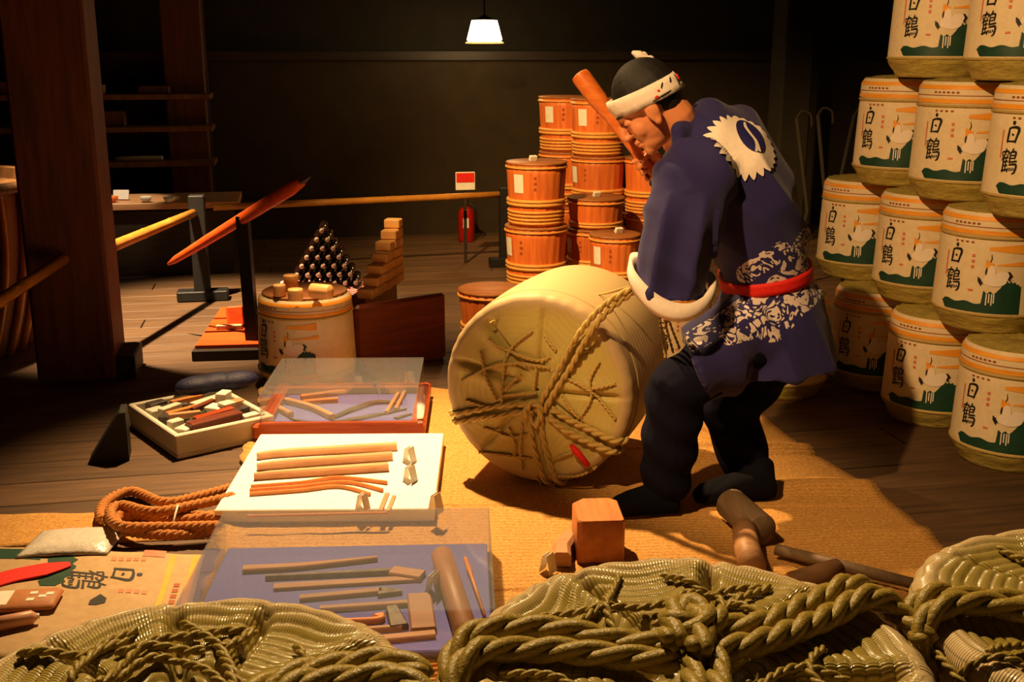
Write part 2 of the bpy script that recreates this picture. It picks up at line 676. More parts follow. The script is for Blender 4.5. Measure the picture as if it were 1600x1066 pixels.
def room_box(name, u0, u1, v0, v1, z0, z1, mat, parent=None, bev=0.0):
    mb = MB()
    c = room((u0 + u1) / 2, (v0 + v1) / 2, (z0 + z1) / 2)
    mb.box((0, 0, 0), (u1 - u0, v1 - v0, z1 - z0), None, bev)
    o = mb.build(name, mat, parent, smooth=False)
    o.location = c
    o.rotation_euler = (0, 0, YAW)
    return o


fl = struct(room_box('floor', -5.2, 5.0, -0.8, 8.6, -0.08, -0.026, M['floor_gap']))
fl_inv = fl.matrix_basis.inverted()
PW, PLEN = 0.19, 3.4
plank_me = []
for L in (PLEN - 0.006,):
    mb = MB().box((0, 0, 0), (L, PW - 0.005, 0.026), None, 0.003)
    plank_me.append(mb.build('plank', M['floor'], mesh_only=True, smooth=False))
nrow = int(9.4 / PW)
for i in range(nrow):
    v = -0.8 + PW * (i + .5)
    off = (i * 1.37) % PLEN
    u = -5.2 - off + PLEN / 2
    while u - PLEN / 2 < 4.98:
        lo_, hi_ = max(u - PLEN / 2, -5.2), min(u + PLEN / 2, 5.0)
        if hi_ - lo_ > 0.1:
            o = link('plank', plank_me[0], fl)
            o.location = fl_inv @ room((lo_ + hi_) / 2, v, -0.013)
            o.scale = ((hi_ - lo_) / PLEN, 1, 1)
        u += PLEN

# back wall: low plaster wall with a cap rail, dark upper wall behind it
struct(room_box('wall_back', -5.2, 5.0, 8.3, 8.42, -0.026, 1.27, M['wall']))
struct(room_box('wall_back_upper', -5.2, 5.0, 8.46, 8.58, 1.27, 3.6, M['wall_up']))
struct(room_box('trim_1', -5.2, 5.0, 8.24, 8.46, 1.27, 1.33, M['dark']))
struct(room_box('wall_left', -5.32, -5.2, -0.8, 8.6, -0.026, 3.6, M['wall_up']))
struct(room_box('wall_right', 5.0, 5.12, -0.8, 8.6, -0.026, 3.6, M['wall_up']))
ceil = struct(room_box('ceiling', -5.2, 5.0, -0.8, 8.6, 3.6, 3.7, M['dark']))
for k, v in enumerate((2.0, 4.2, 6.4, 8.0)):
    struct(room_box('trim_%d' % (k + 2), -5.2, 5.0, v - .1, v + .1, 3.36, 3.6, M['dark']))


def pillar(name, label, pos, w, z1, foot=True):
    t = thing(name, label, 'pillar', (pos.x, pos.y, 0), YAW)
    MB().box((0, 0, z1 / 2), (w, w, z1), None, 0.012).build('shaft', M['pillar'], t, smooth=False)
    if foot:
        MB().box((w * .62, -0.02, 0.05), (w * .26, w * .8, 0.1), None, 0.006).build('foot_block', M['dark'], t, smooth=False)
    return t


pp = G(128, 603)
PIL = V((pp.x - 0.065, pp.y + 0.2, 0))
pillar('timber_pillar', 'massive square reddish timber pillar at the left edge', PIL, 0.31, 3.36)
p2 = P(313, 300, 8.0)
pillar('timber_pillar', 'dim slimmer timber pillar standing against the dark back wall', V((p2.x, p2.y - .15, 0)), 0.27, 3.36, False)
p3 = P(1225, 300, 8.0)
PD = pillar('timber_pillar', 'very dark timber pillar far behind the bending worker', V((p3.x, p3.y, 0)), 0.22, 3.36, False)
PD.children[0].data.materials[0] = M['wall_up']

# ---- visible lamp
lp = P(757, 50, 7.75)
t = thing('hanging_lamp', 'small lit lamp with a flared shade hanging before the back wall', 'lamp', (lp.x, lp.y, lp.z), 0)
m_lamp, nt, b = new_mat('lamp_glow')
b.inputs['Base Color'].default_value = (1, .9, .7, 1)
b.inputs['Emission Color'].default_value = (1.0, 0.80, 0.42, 1)
b.inputs['Emission Strength'].default_value = 14.0
MB().lathe([(0.085, 0.075), (0.118, -0.05), (0.112, -0.055)], 8, cap=False).build('shade', m_lamp, t, smooth=False)
m_rim, nt, b = new_mat('lamp_rim')
b.inputs['Base Color'].default_value = srgb(214, 160, 70)
b.inputs['Emission Color'].default_value = (1.0, 0.62, 0.2, 1)
b.inputs['Emission Strength'].default_value = 0.9
MB().lathe([(0.10, -0.058), (0.128, -0.066), (0.128, -0.074), (0.10, -0.07)], 8).build('rim', m_rim, t, smooth=False)
MB().lathe([(0.088, 0.075), (0.03, 0.095), (0.012, 0.11)], 12).build('cap', M['dark'], t)
MB().tube([(0, 0, 0.1), (0, 0, 3.58 - lp.z)], 0.006, 6).build('cord', M['black_thing'], t)
ld = bpy.data.lights.new('lamp_bulb_light', 'POINT')
ld.energy = 9
ld.color = (1.0, 0.66, 0.28)
ld.shadow_soft_size = 0.06
lo = bpy.data.objects.new('lamp_bulb_light', ld)
lo.location = (lp.x, lp.y, lp.z - 0.12)
COL.objects.link(lo)

# ================================================================== STRAW BARRELS (front three + rolling one)
def sstep(a, b, x):
    t = max(0.0, min(1.0, (x - a) / (b - a)))
    return t * t * (3 - 2 * t)


def wrap(a):
    return (a + PI) % (2 * PI) - PI


class StrawBarrel:
    def __init__(self, name, label, R, H, seed, pleats, amp=1.0, row=0.0175, mat='weave'):
        self.R, self.H, self.amp, self.row = R, H, amp, row
        rnd = random.Random(seed)
        self.pl = sorted(2 * PI * (k + rnd.uniform(-.25, .25)) / pleats for k in range(pleats))
        self.off = [rnd.uniform(0, 1) for _ in self.pl]
        self.tilt = [rnd.uniform(-.22, .22) for _ in self.pl]
        self.dep = [rnd.uniform(.5, 1.2) for _ in self.pl]
        self.ph = rnd.uniform(0, 6)
        self.t = thing(name, label, 'barrel')
        self.mat = M[mat]

    def sector(self, th):
        th = th % (2 * PI)
        n = len(self.pl)
        for k in range(n):
            a = self.pl[k]
            b = self.pl[(k + 1) % n] + (2 * PI if k == n - 1 else 0)
            x = th if th >= a else th + 2 * PI
            if a <= x < b:
                return k, x - (a + b) / 2, (b - a) / 2
        return 0, 0, 1

    def rowphase(self, r, th):
        k, d, hw = self.sector(th)
        d = wrap(d)
        q = r * math.cos(min(max(d, -1.0), 1.0) * 0.95 + self.tilt[k]) / self.row
        q += 0.30 * math.sin(r * math.sin(d) * 48 + self.ph + k)
        return q + self.off[k]

    def z(self, r, th):
        R, H = self.R, self.H
        e = 0.028
        q = self.rowphase(r, th)
        fr = q - math.floor(q)
        ridge = (1 - (2 * fr - 1) ** 2)
        m_in = sstep(R * 0.12, R * 0.3, r)
        zz = H - 0.006 + 0.0048 * (self.amp if self.amp > .9 else .25) * (ridge ** 0.4) * m_in - 0.016 * self.amp * sstep(R * .97, R * .72, r)
        m = sstep(R * 0.95, R * 0.78, r) * sstep(0.03, R * .3, r)
        for a, dp in zip(self.pl, self.dep):
            d = wrap(th - a) * r
            zz += self.amp * m * dp * (0.012 * math.exp(-((d - 0.020) / 0.022) ** 2)
                                       - 0.030 * math.exp(-((d + 0.006) / 0.009) ** 2))
        zz += self.amp * 0.006 * math.sin(2 * th + self.ph) * m
        zz -= self.amp * 0.030 * (1 - sstep(R * 0.1, R * 0.5, r))
        return zz

    def build(self, nr=110, nt=420, side_rows=True):
        R, H = self.R, self.H
        e = 0.028
        rows, uvs, pale = [], [], []
        rad = [0.004 + (R - e - 0.004) * (i / nr) for i in range(nr + 1)]
        for r in rad:
            row = []
            for k in range(nt):
                th = 2 * PI * k / nt
                row.append((r * math.cos(th), r * math.sin(th), self.z(r, th)))
                uvs.append((th * R * .8, self.rowphase(r, th)))
                pale.append(0.12 + 0.7 * sstep(R * 0.80, R * 0.95, r))
            rows.append(row)
        for j in range(1, 9):
            a = PI / 2 * j / 8
            row = []
            for k in range(nt):
                th = 2 * PI * k / nt
                r = R - e + e * math.sin(a)
                zz = self.z(R - e, th) - e * (1 - math.cos(a))
                wob = 0.0016 * self.amp * math.sin(th * 31 + self.ph + 2 * math.sin(th * 5))
                row.append(((r + wob) * math.cos(th), (r + wob) * math.sin(th), zz))
                uvs.append((th * R, self.rowphase(R - e, th) + j * .25))
                pale.append(0.95)  # cream rim, coloured paler still to carry its shiny highlights
            rows.append(row)
        for j in range(1, 4):
            row = []
            for k in range(nt):
                th = 2 * PI * k / nt
                row.append((R * math.cos(th), R * math.sin(th), H - e - 0.012 - 0.02 * j))
                uvs.append((th * R, j * 1.0))
                pale.append(0.9)
            rows.append(row)
        mb = MB()
        mb.quadstrip(rows, closed=True)
        top = mb.build('woven_top', self.mat, self.t, True, uvs)
        at = top.data.attributes.new('pale', 'FLOAT', 'POINT')
        at.data.foreach_set('value', pale)
        # side wall with row ridges
        rows, uvs, pale = [], [], []
        zs = [H - 0.085 - (H - 0.085) * i / 90 for i in range(91)]
        n2 = 120
        for i, z in enumerate(zs):
            q = z / 0.026
            rr = R - 0.002 + 0.003 * self.amp * (1 - (2 * (q % 1) - 1) ** 2) + 0.01 * math.sin(PI * z / H)
            if z < 0.05:
                rr -= 0.03 * (1 - z / 0.05) ** 2
            for k in range(n2):
                th = 2 * PI * k / n2
                uvs.append((th * R, q))
                pale.append(0.8)
            rows.append([(rr * math.cos(2 * PI * k / n2), rr * math.sin(2 * PI * k / n2), z) for k in range(n2)])
        mb = MB()
        mb.quadstrip(rows, closed=True, cap=True)
        side = mb.build('woven_side', self.mat, self.t, True, uvs)
        at = side.data.attributes.new('pale', 'FLOAT', 'POINT')
        at.data.foreach_set('value', pale)

    def place(self, Mw):
        self.t.matrix_world = Mw
        self.Mw = Mw
        self.inv = Mw.inverted()
        self.n = (Mw.to_3x3() @ V((0, 0, 1))).normalized()
        self.pt = Mw @ V((0, 0, self.H))

    def loc(self, x, y):
        p = self.inv @ PL(x, y, self.pt, self.n)
        return V((p.x, p.y, 0))

    def surf(self, p, lift):
        """local point on the top (or wrapped over the rim and down the side) lifted by lift."""
        r = math.hypot(p.x, p.y)
        th = math.atan2(p.y, p.x)
        R, e = self.R, 0.028
        if r <= R - e:
            zz = max(self.z(r, th), self.H - 0.02)
            return V((p.x, p.y, zz + lift))
        s = r - (R - e)
        if s < e * PI / 2:
            a = s / e
            rr = R - e + (e + lift) * math.sin(a)
            zz = self.H - e - 0.002 + (e + lift) * math.cos(a)
        else:
            rr = R + lift
            zz = self.H - e - 0.002 - (s - e * PI / 2)
        return V((rr * math.cos(th), rr * math.sin(th), zz))

    def add_rope(self, name, pxs, rad, mat, strands=2, lift=None, pitch=None, local=None, arch=0.0, n=7):
        if local is None:
            local = [self.loc(*q) for q in pxs]
        path = resample(catmull(local, 8), 0.01)
        lift = rad * .9 if lift is None else lift
        m = len(path)
        pts = [self.surf(p, lift + arch * math.sin(PI * i / (m - 1))) for i, p in enumerate(path)]
        # smooth out ridges
        for _ in range(4):
            pts = [pts[0]] + [(pts[i - 1] + pts[i] * 2 + pts[i + 1]) / 4 for i in range(1, m - 1)] + [pts[-1]]
        mb = MB()
        mb.rope(pts, rad, strands, pitch, n)
        return mb.build(name, mat, self.t)


def upright(x, y, rz=0.0, z=0.0):
    return Matrix.Translation((x, y, z)) @ Matrix.Rotation(rz, 4, 'Z')


GR = M['rope_green']
# ---- centre front barrel
B1 = StrawBarrel('straw_barrel', 'straw-wrapped barrel at the bottom centre with thick knotted cross rope', 0.295, 0.6, 3, 9)
B1.place(upright(0.232, 1.265))
B1.build()
for q in ([(838, 950), (935, 945), (1050, 940), (1082, 930), (1120, 918)],
          [(968, 892), (945, 940), (955, 965), (965, 992)],
          [(1050, 938), (1042, 960), (1030, 988)],
          [(1035, 893), (1090, 923), (1125, 925)],
          [(1085, 930), (1130, 920), (1205, 914)],
          [(1138, 936), (1170, 955), (1203, 976)],
          [(1268, 936), (1280, 958)],
          [(1020, 962), (1070, 955), (1110, 962), (1135, 968)],
          [(1120, 918), (1128, 945), (1140, 985)],
          [(860, 985), (945, 940)],
          [(1205, 914), (1150, 935), (1128, 945)],
          [(1180, 1060), (1250, 1030), (1330, 1050)],
          [(1290, 1000), (1260, 1035), (1300, 1066)],
          [(900, 1066), (850, 1045), (780, 1040)]):
    B1.add_rope('binding_cord', q, 0.0062, GR, 2, pitch=0.036, arch=0.006)
B1.add_rope('thick_rope', [(688, 1105), (705, 1045), (745, 1003), (830, 990), (940, 1000), (1060, 1010)], 0.0180, GR, 3, pitch=0.15, lift=0.02)
B1.add_rope('thick_rope', [(696, 1130), (715, 1068), (760, 1026), (850, 1015), (950, 1025), (1062, 1035)], 0.0180, GR, 3, pitch=0.15, lift=0.02)
B1.add_rope('thick_rope', [(1100, 985), (1180, 985), (1240, 962), (1300, 940), (1350, 930), (1410, 960)], 0.0185, GR, 3, pitch=0.115, lift=0.026)
B1.add_rope('thick_rope', [(1110, 1025), (1190, 1010), (1260, 985), (1330, 957), (1385, 950), (1440, 985)], 0.0185, GR, 3, pitch=0.115, lift=0.026)
B1.add_rope('thick_rope', [(1075, 985), (1085, 1040), (1080, 1110), (1060, 1250)], 0.0180, GR, 3, pitch=0.12, lift=0.024)
B1.add_rope('thick_rope', [(1105, 985), (1120, 1040), (1122, 1110), (1110, 1250)], 0.0180, GR, 3, pitch=0.12, lift=0.024)
B1.add_rope('rope_knot', [(1052, 1035), (1050, 985), (1078, 968), (1095, 1000), (1090, 1050)], 0.020, GR, 3, pitch=0.13, lift=0.045)
B1.add_rope('rope_knot', [(1120, 990), (1100, 1012), (1060, 1015), (1042, 1000)], 0.020, GR, 3, pitch=0.13, lift=0.05)

# ---- left front barrel
B2 = StrawBarrel('straw_barrel', 'straw-wrapped barrel at the bottom left with loosely laced cords', 0.295, 0.6, 11, 10)
B2.place(upright(-0.388, 1.14))
B2.build()
for q in ([(28, 1026), (130, 1021), (160, 1000), (215, 974)],
          [(108, 1064), (135, 1024), (165, 1003), (200, 990)],
          [(148, 1066), (225, 1008), (285, 988), (345, 980), (398, 970)],
          [(284, 960), (310, 981), (345, 1003)],
          [(278, 1020), (330, 1045), (358, 1070)],
          [(344, 1002), (358, 1033), (378, 1062)],
          [(398, 970), (365, 1000), (345, 1003)],
          [(340, 1000), (355, 1035), (370, 1080)],
          [(462, 998), (470, 1020), (478, 1050)],
          [(180, 1008), (260, 1010), (320, 1005)],
          [(180, 1050), (240, 1025), (278, 1020)],
          [(20, 1100), (120, 1090), (200, 1100)]):
    B2.add_rope('binding_cord', q, 0.0068, GR, 2, pitch=0.038, arch=0.008)
B2.add_rope('thick_rope', [(300, 1130), (440, 1066), (530, 1048), (600, 1045), (655, 1075)], 0.0180, GR, 3, pitch=0.14, lift=0.022)
B2.add_rope('thick_rope', [(300, 1165), (450, 1094), (540, 1075), (615, 1075), (660, 1110)], 0.0180, GR, 3, pitch=0.14, lift=0.022)
B2.add_rope('thick_rope', [(300, 1130), (160, 1160), (0, 1200), (-110, 1240)], 0.0180, GR, 3, pitch=0.14, lift=0.022)

# ---- right front barrel
B3 = StrawBarrel('straw_barrel', 'straw-wrapped barrel cut off at the right edge with a thick rope', 0.295, 0.6, 21, 8)
B3.place(upright(0.85, 1.37))
B3.build()
B3.add_rope('thick_rope', [(1385, 1040), (1402, 985), (1432, 950), (1500, 935), (1610, 943), (1720, 960)], 0.0180, GR, 3, pitch=0.15, lift=0.02)
B3.add_rope('thick_rope', [(1392, 1060), (1412, 1005), (1455, 968), (1530, 955), (1620, 968), (1730, 990)], 0.0180, GR, 3, pitch=0.15, lift=0.02)
for q in ([(1545, 1020), (1572, 1003), (1640, 990)], [(1450, 985), (1490, 1020), (1510, 1066)], [(1560, 850), (1600, 870), (1660, 880)],
          [(1490, 1020), (1570, 1030), (1620, 1040)],
          [(1640, 870), (1760, 900), (1850, 950)], [(1700, 860), (1760, 900), (1790, 980)], [(1620, 1040), (1750, 1060), (1900, 1040)]):
    B3.add_rope('binding_cord', q, 0.0062, GR, 2, pitch=0.036, arch=0.005)

# ---- rolling barrel
BR, BH = 0.30, 0.56
RB = StrawBarrel('straw_barrel', 'straw-wrapped barrel lying on its side before the worker', BR, BH, 5, 9, amp=0.45, row=0.02, mat='weave_matte')
nF = V((-0.33, -0.944, 0)).normalized()
zc = BR + 0.024
pc = P(836, 634, 3.27)
Cf = V((pc.x, pc.y, zc))
xax = V((0, 0, 1)).cross(nF).normalized()
yax = nF.cross(xax).normalized()
Mw = Matrix((xax, yax, nF)).transposed().to_4x4()
Mw.translation = Cf - nF * BH
RB.place(Mw)
RB.build()
RS = M['rope_straw']
for q in ([(762, 530), (790, 548), (825, 562), (848, 566), (858, 558)],
          [(831, 518), (797, 545), (786, 580), (782, 640)],
          [(750, 550), (756, 580), (775, 627)],
          [(720, 596), (757, 577), (792, 568), (857, 577)],
          [(785, 619), (836, 616)],
          [(848, 524), (868, 550)],
          [(936, 566), (920, 595), (925, 620), (907, 652)],
          [(883, 592), (922, 610), (962, 656)],
          [(924, 608), (962, 600)],
          [(875, 618), (905, 655)],
          [(898, 555), (920, 548)],
          [(748, 706), (795, 713), (837, 720)],
          [(755, 669), (800, 684), (826, 679)],
          [(863, 720), (905, 704)],
          [(872, 744), (905, 742), (932, 730)],
          [(795, 668), (805, 700), (800, 715)],
          [(815, 662), (812, 700), (815, 735)],
          [(812, 585), (785, 612)],
          [(727, 626), (760, 637)],
          [(836, 575), (832, 612)],
          [(840, 745), (842, 762)]):
    RB.add_rope('binding_cord', q, 0.0055, RS, 2, pitch=0.03, arch=0.004, n=6)
RB.add_rope('thick_rope', [(690, 668), (703, 662), (790, 648), (832, 645)], 0.0105, RS, 2, pitch=0.07)
RB.add_rope('thick_rope', [(690, 650), (703, 648), (790, 634), (832, 634)], 0.0105, RS, 2, pitch=0.07)
RB.add_rope('thick_rope', [(860, 640), (900, 663), (966, 690), (985, 700)], 0.0125, RS, 2, pitch=0.06)
RB.add_rope('thick_rope', [(856, 652), (895, 680), (960, 708), (980, 716)], 0.0125, RS, 2, pitch=0.06)
RB.add_rope('thick_rope', [(828, 645), (833, 700), (858, 768), (862, 785)], 0.0105, RS, 2, pitch=0.07)
RB.add_rope('thick_rope', [(842, 645), (850, 700), (875, 764), (880, 782)], 0.0105, RS, 2, pitch=0.07)
RB.add_rope('rope_knot', [(822, 652), (825, 632), (842, 630), (846, 655), (834, 666)], 0.012, RS, 2, pitch=0.06, lift=0.02)
# strands pulled up to the worker's hand
hand_L = P(1018, 436, 3.05)
for k, (dx, dy) in enumerate(((0, 0), (13, 7))):
    pts = [RB.Mw @ RB.surf(RB.loc(835 + dx, 645), 0.012), RB.Mw @ RB.surf(RB.loc(852 + dx, 615), 0.014),
           RB.Mw @ RB.surf(RB.loc(882 + dx, 562 + dy), 0.02), RB.Mw @ RB.surf(RB.loc(905 + dx, 523 + dy), 0.03),
           P(948 + dx * .6, 474 + dy, 3.13), hand_L + V((k * .01, 0, 0))]
    mb = MB().rope([RB.inv @ p for p in catmull(pts, 8)], 0.0105, 2, 0.07)
    mb.build('thick_rope', RS, RB.t)
# cord running over the curved side
pts = [P(765, 505, 3.30), P(850, 469, 3.42), P(940, 460, 3.40), hand_L]
MB().rope([RB.inv @ p for p in catmull(pts, 8)], 0.004, 2, 0.03).build('binding_cord', RS, RB.t)
mb = MB()
a, b_ = RB.loc(893, 694), RB.loc(922, 724)
mb.tube([RB.surf(a, .02), RB.surf(a.lerp(b_, .3), .026), RB.surf(b_, .022)], [.007, .012, .008], 8)
mb.build('red_tag', M['red_cloth'], RB.t)

# ================================================================== STRAW MAT
mat_c = [V((-1.03, 4.50)), V((0.93, 4.08)), V((1.30, 2.35)), V((-0.70, 2.02))]
NU, NV = 56, 640


def mat_xy(u, v):
    a = mat_c[0].lerp(mat_c[1], u)
    b = mat_c[3].lerp(mat_c[2], u)
    p = a.lerp(b, v)
    w = 0.010 * math.sin(v * 47) + 0.006 * math.sin(v * 121 + 1)
    p.x += w * (1 - u) ** 8 - 0.02 * math.sin(v * 9) * u ** 6
    p.y += 0.008 * math.sin(u * 60) * ((1 - v) ** 12)
    return p


def mat_z(u, v):
    z = 0.0095 + 0.0022 * abs(math.sin(v * 330 + 0.5 * math.sin(u * 23))) + 0.0012 * math.sin(u * 90 + v * 40) * math.sin(v * 57)
    for s in (0.30, 0.55, 0.80):
        z -= 0.006 * math.exp(-((v - s) / 0.004) ** 2)
    k = sstep(0.80, 0.93, u)
    z += k * (0.022 * math.exp(-((v - .26 - .1 * (u - .9)) / .018) ** 2) + 0.026 * math.exp(-((v - .47) / .03) ** 2)
              + 0.012 * math.exp(-((v - .66) / .02) ** 2))
    z += 0.012 * sstep(0.03, 0.0, u) * (0.6 + 0.4 * math.sin(v * 33))
    return z


mb = MB()
rows = []
for i in range(NV + 1):
    row = []
    for j in range(NU + 1):
        u, v = j / NU, i / NV
        p = mat_xy(u, v)
        row.append((p.x, p.y, mat_z(u, v)))
    b0 = (row[0][0], row[0][1], 0.0015)
    b1 = (row[-1][0], row[-1][1], 0.0015)
    rows.append([b0] + row + [b1])
mb.quadstrip([r[::-1] for r in rows], closed=True, cap=True)
o = mb.build('straw_mat', M['straw_mat'])
tag(o, 'large golden woven straw mat spread under the barrel and the trays', 'mat')
MZ = 0.0125

# ================================================================== LABELLED BARRELS
S_HAKU = [[(.52, 1.30, .15), (.50, 1.16, .22), (.44, 1.08, .05)],
          [(.22, .86, .10), (.19, .45, .15), (.14, .02, .10)],
          [(.20, .84, .10), (.5, .93, .13), (.84, .90, .18), (.90, .72, .17), (.80, .38, .13), (.70, .02, .11)],
          [(.16, .10, .09), (.45, .10, .10), (.72, .12, .12)],
          [(.42, .50, .08), (.52, .50, .12), (.58, .44, .05)]]
S_TSURU = [[(.04, .88, .05), (.09, .70, .07)], [(.06, .88, .05), (.34, .92, .08), (.50, .90, .09), (.45, .76, .04)],
           [(.32, 1.05, .07), (.22, .78, .08), (.04, .50, .04)], [(.19, .70, .06), (.18, .38, .09), (.16, .0, .08)],
           [(.36, .80, .05), (.40, .72, .07)], [(.19, .62, .06), (.50, .67, .07)], [(.19, .45, .05), (.48, .50, .07)],
           [(.19, .28, .05), (.47, .32, .07)], [(.08, .05, .06), (.32, .10, .08), (.54, .16, .05)], [(.35, .66, .06), (.34, .10, .07)],
           [(.76, 1.08, .06), (.68, .93, .08)], [(.60, .90, .06), (.58, .42, .09)], [(.60, .88, .06), (.78, .93, .08), (.92, .89, .10), (.87, .62, .08)],
           [(.60, .76, .05), (.86, .78, .06)], [(.60, .63, .05), (.86, .65, .06)], [(.55, .46, .06), (1.02, .53, .08)],
           [(.56, .34, .06), (.80, .38, .08), (1.0, .36, .11), (.95, .06, .10), (.80, -.04, .04)],
           [(.55, .22, .05), (.47, .02, .08)], [(.63, .22, .05), (.64, .08, .07)], [(.73, .22, .05), (.76, .10, .07)], [(.84, .24, .05), (.88, .13, .07)]]


def stroke_rows(st, n=5):
    pts = catmull([V((x, y, w)) for x, y, w in st], n) if len(st) > 2 else [V(st[0]).lerp(V(st[1]), i / 4) for i in range(5)]
    out = []
    for i, p in enumerate(pts):
        a = pts[max(i - 1, 0)]
        b = pts[min(i + 1, len(pts) - 1)]
        t = V((b.x - a.x, b.y - a.y))
        if t.length < 1e-6:
            t = V((1, 0))
        t.normalize()
        s = V((-t.y, t.x)) * (p.z / 2)
        out.append(((p.x + s.x, p.y + s.y), (p.x - s.x, p.y - s.y)))
    return out


def add_strokes(mb, strokes, fn):
    for st in strokes:
        mb.quadstrip([[fn(*a), fn(*b)] for a, b in stroke_rows(st)])


def two_sided(strips):
    return strips


class Komo:
    """printed straw-wrapped barrel, label centre facing local -Y."""
    def __init__(self, R, H):
        self.R, self.H = R, H

    def rad(self, v):
        R = self.R
        if v < 0.02:
            return R * 0.80
        if v < 0.17:
            return R * (0.82 + 0.17 * sstep(0.0, 0.17, v))
        if v < 0.90:
            r = R * (1.0 - 0.055 * (v - .17) / .73)
            if 0.77 < v < 0.81:
                r -= R * 0.012
            return r
        return R * (0.945 - 0.10 * ((v - 0.90) / 0.10) ** 2)

    def at(self, phi, v, off=0.0016):
        a = math.radians(phi)
        r = self.rad(v) + off
        return V((r * math.sin(a), -r * math.cos(a), v * self.H))

    def patch(self, mb, p0, p1, lo, hi, n=None, off=0.0016, nv=None):
        """strip between lo(phi) and hi(phi)."""
        n = n or max(2, int(abs(p1 - p0) / 3))
        rows = []
        for i in range(n + 1):
            p = p0 + (p1 - p0) * i / n
            a = lo(p) if callable(lo) else lo
            b = hi(p) if callable(hi) else hi
            k = nv or max(1, int(abs(b - a) / .06) + 1)
            rows.append([self.at(p, a + (b - a) * j / 6, off) for j in range(7)])
        mb.quadstrip([r[::-1] for r in rows][::-1])

    def blob(self, mb, p, v, rp, rv, off=0.002, rot=0.0, n=14):
        rows = [[self.at(p, v, off)] * n]
        for q in (.5, 1.0):
            row = []
            for k in range(n):
                a = 2 * PI * k / n
                x, y = rp * q * math.cos(a), rv * q * math.sin(a)
                xx = x * math.cos(rot) - y * (rp / rv) * math.sin(rot)
                yy = x * (rv / rp) * math.sin(rot) + y * math.cos(rot)
                row.append(self.at(p + xx, v + yy, off))
            rows.append(row)
        mb.quadstrip(rows, closed=True)

    def build(self, name, label, straps=True, group=None):
        H = self.H
        t = thing(name, label, 'barrel', group=group)
        prof = [(self.rad(v) - (0.0), v * H) for v in [0.15 + 0.77 * i / 26 for i in range(27)]]
        prof += [(self.rad(v), v * H) for v in (0.94, 0.965, 0.985)]
        wr = MB().lathe(prof, 44, cap=False).build('printed_wrap', M['cream'], t)
        # straw foot with slightly lumpy rows and straw top
        rows = []
        n = 44
        for i in range(9):
            v = 0.0 + 0.175 * i / 8
            rows.append([V(((self.rad(v) + .0025 + .003 * math.sin(k * 5.1) * math.sin(i)) * math.sin(2 * PI * k / n),
                            -(self.rad(v) + .0025 + .003 * math.sin(k * 5.1) * math.sin(i)) * math.cos(2 * PI * k / n), v * H)) for k in range(n)])
        mb = MB()
        mb.quadstrip(rows, closed=True, cap=True)
        mb.build('straw_foot', M['straw'], t)
        rows = []
        for i in range(9):
            q = i / 8
            r = self.rad(0.985) * (1 - q * 0.985)
            rows.append([V((r * math.sin(2 * PI * k / n), -r * math.cos(2 * PI * k / n),
                            0.985 * H + 0.010 * math.sin(q * 2.4) + .003 * math.sin(k * 3.3 + i))) for k in range(n)])
        mb = MB()
        mb.quadstrip(rows, closed=True)
        mb.build('straw_top', M['straw'], t)
        MB().torus(self.rad(.79) + .001, 0.0055, 0.79 * H, 44, 6).build('rope_band', M['rope_straw'], t)
        MB().torus(self.rad(.165) + .001, 0.005, 0.165 * H, 44, 6).build('rope_band', M['rope_straw'], t)
        # prints
        mb = MB()
        self.patch(mb, -180, 180, .925, .958, 60)
        self.patch(mb, -180, 180, .812, .848, 60)
        self.patch(mb, 3, 40, lambda p: .695 - .0006 * (p - 3), lambda p: .72 + .0009 * (p - 3))
        self.patch(mb, 12, 42, .575, lambda p: .585 + .0011 * (p - 12))
        self.patch(mb, 1, 9, .53, lambda p: .62 - .004 * (p - 1))
        mb.build('stripe_print', M['print_orange'], wr)
        mb = MB()
        for k in range(6):
            self.patch(mb, -38 + k * 5.2, -35 + k * 5.2, .893, .908, 2, .002)
        for k in range(4):
            self.patch(mb, -34 + k * 6, -31 + k * 6, .742, .756, 2, .002)
        self.patch(mb, -180, 180, .872, .878, 60)
        mb.build('small_lettering', M['print_brown'], wr)['kind'] = 'stuff'
        mb = MB()

        def hill(p):
            if p < 1:
                return .262 + .008 * math.sin(p * .3)
            if p < 14:
                return .355 + .01 * math.sin(p)
            if p < 22:
                return .375 + .07 * sstep(14, 22, p)
            return .445 - .03 * sstep(29, 37, p) + .008 * math.sin(p * 1.7)

        self.patch(mb, -44, 37, lambda p: .185 + .05 * sstep(-38, -44, p), lambda p: hill(p) - .02 * sstep(-40, -44, p), 70, .002)
        mb.build('landscape_print', M['print_green'], wr)
        mb = MB()
        kw = 15.0
        k0 = -39
        circ = 2 * PI * self.R / 360.0
        kh = kw * circ / H * 1.05
        add_strokes(mb, S_HAKU, lambda x, y: self.at(k0 + x * kw, .565 + y * kh, .0024))
        mb.build('brush_character', M['ink'], wr)
        mb = MB()
        add_strokes(mb, S_TSURU, lambda x, y: self.at(k0 - 2.5 + x * kw * 1.15, .345 + y * kh * 1.35, .0024))
        mb.build('brush_character', M['ink'], wr)
        mb = MB()
        for st in ([(23.5, .53, 2.4), (26, .50, 3.2), (24, .47, 2.2), (26.5, .445, .8)], [(24, .505, 1.2), (29, .49, .4)], [(24, .475, 1.2), (29, .46, .4)],
                   [(-5, .475, 1), (-3.5, .44, 3.4), (-1.8, .405, .9)], [(-3.2, .465, .8), (-.5, .42, 1.8)],
                   [(5.5, .665, .5), (6.3, .63, .9), (5, .60, .6)], [(2.5, .555, .6), (2.2, .53, 2.0), (1.6, .50, .8)]):
            rows = []
            for i, (p, v, w) in enumerate(st):
                rows.append([self.at(p - w / 2, v, .0032), self.at(p + w / 2, v, .0032)])
            mb.quadstrip(rows)
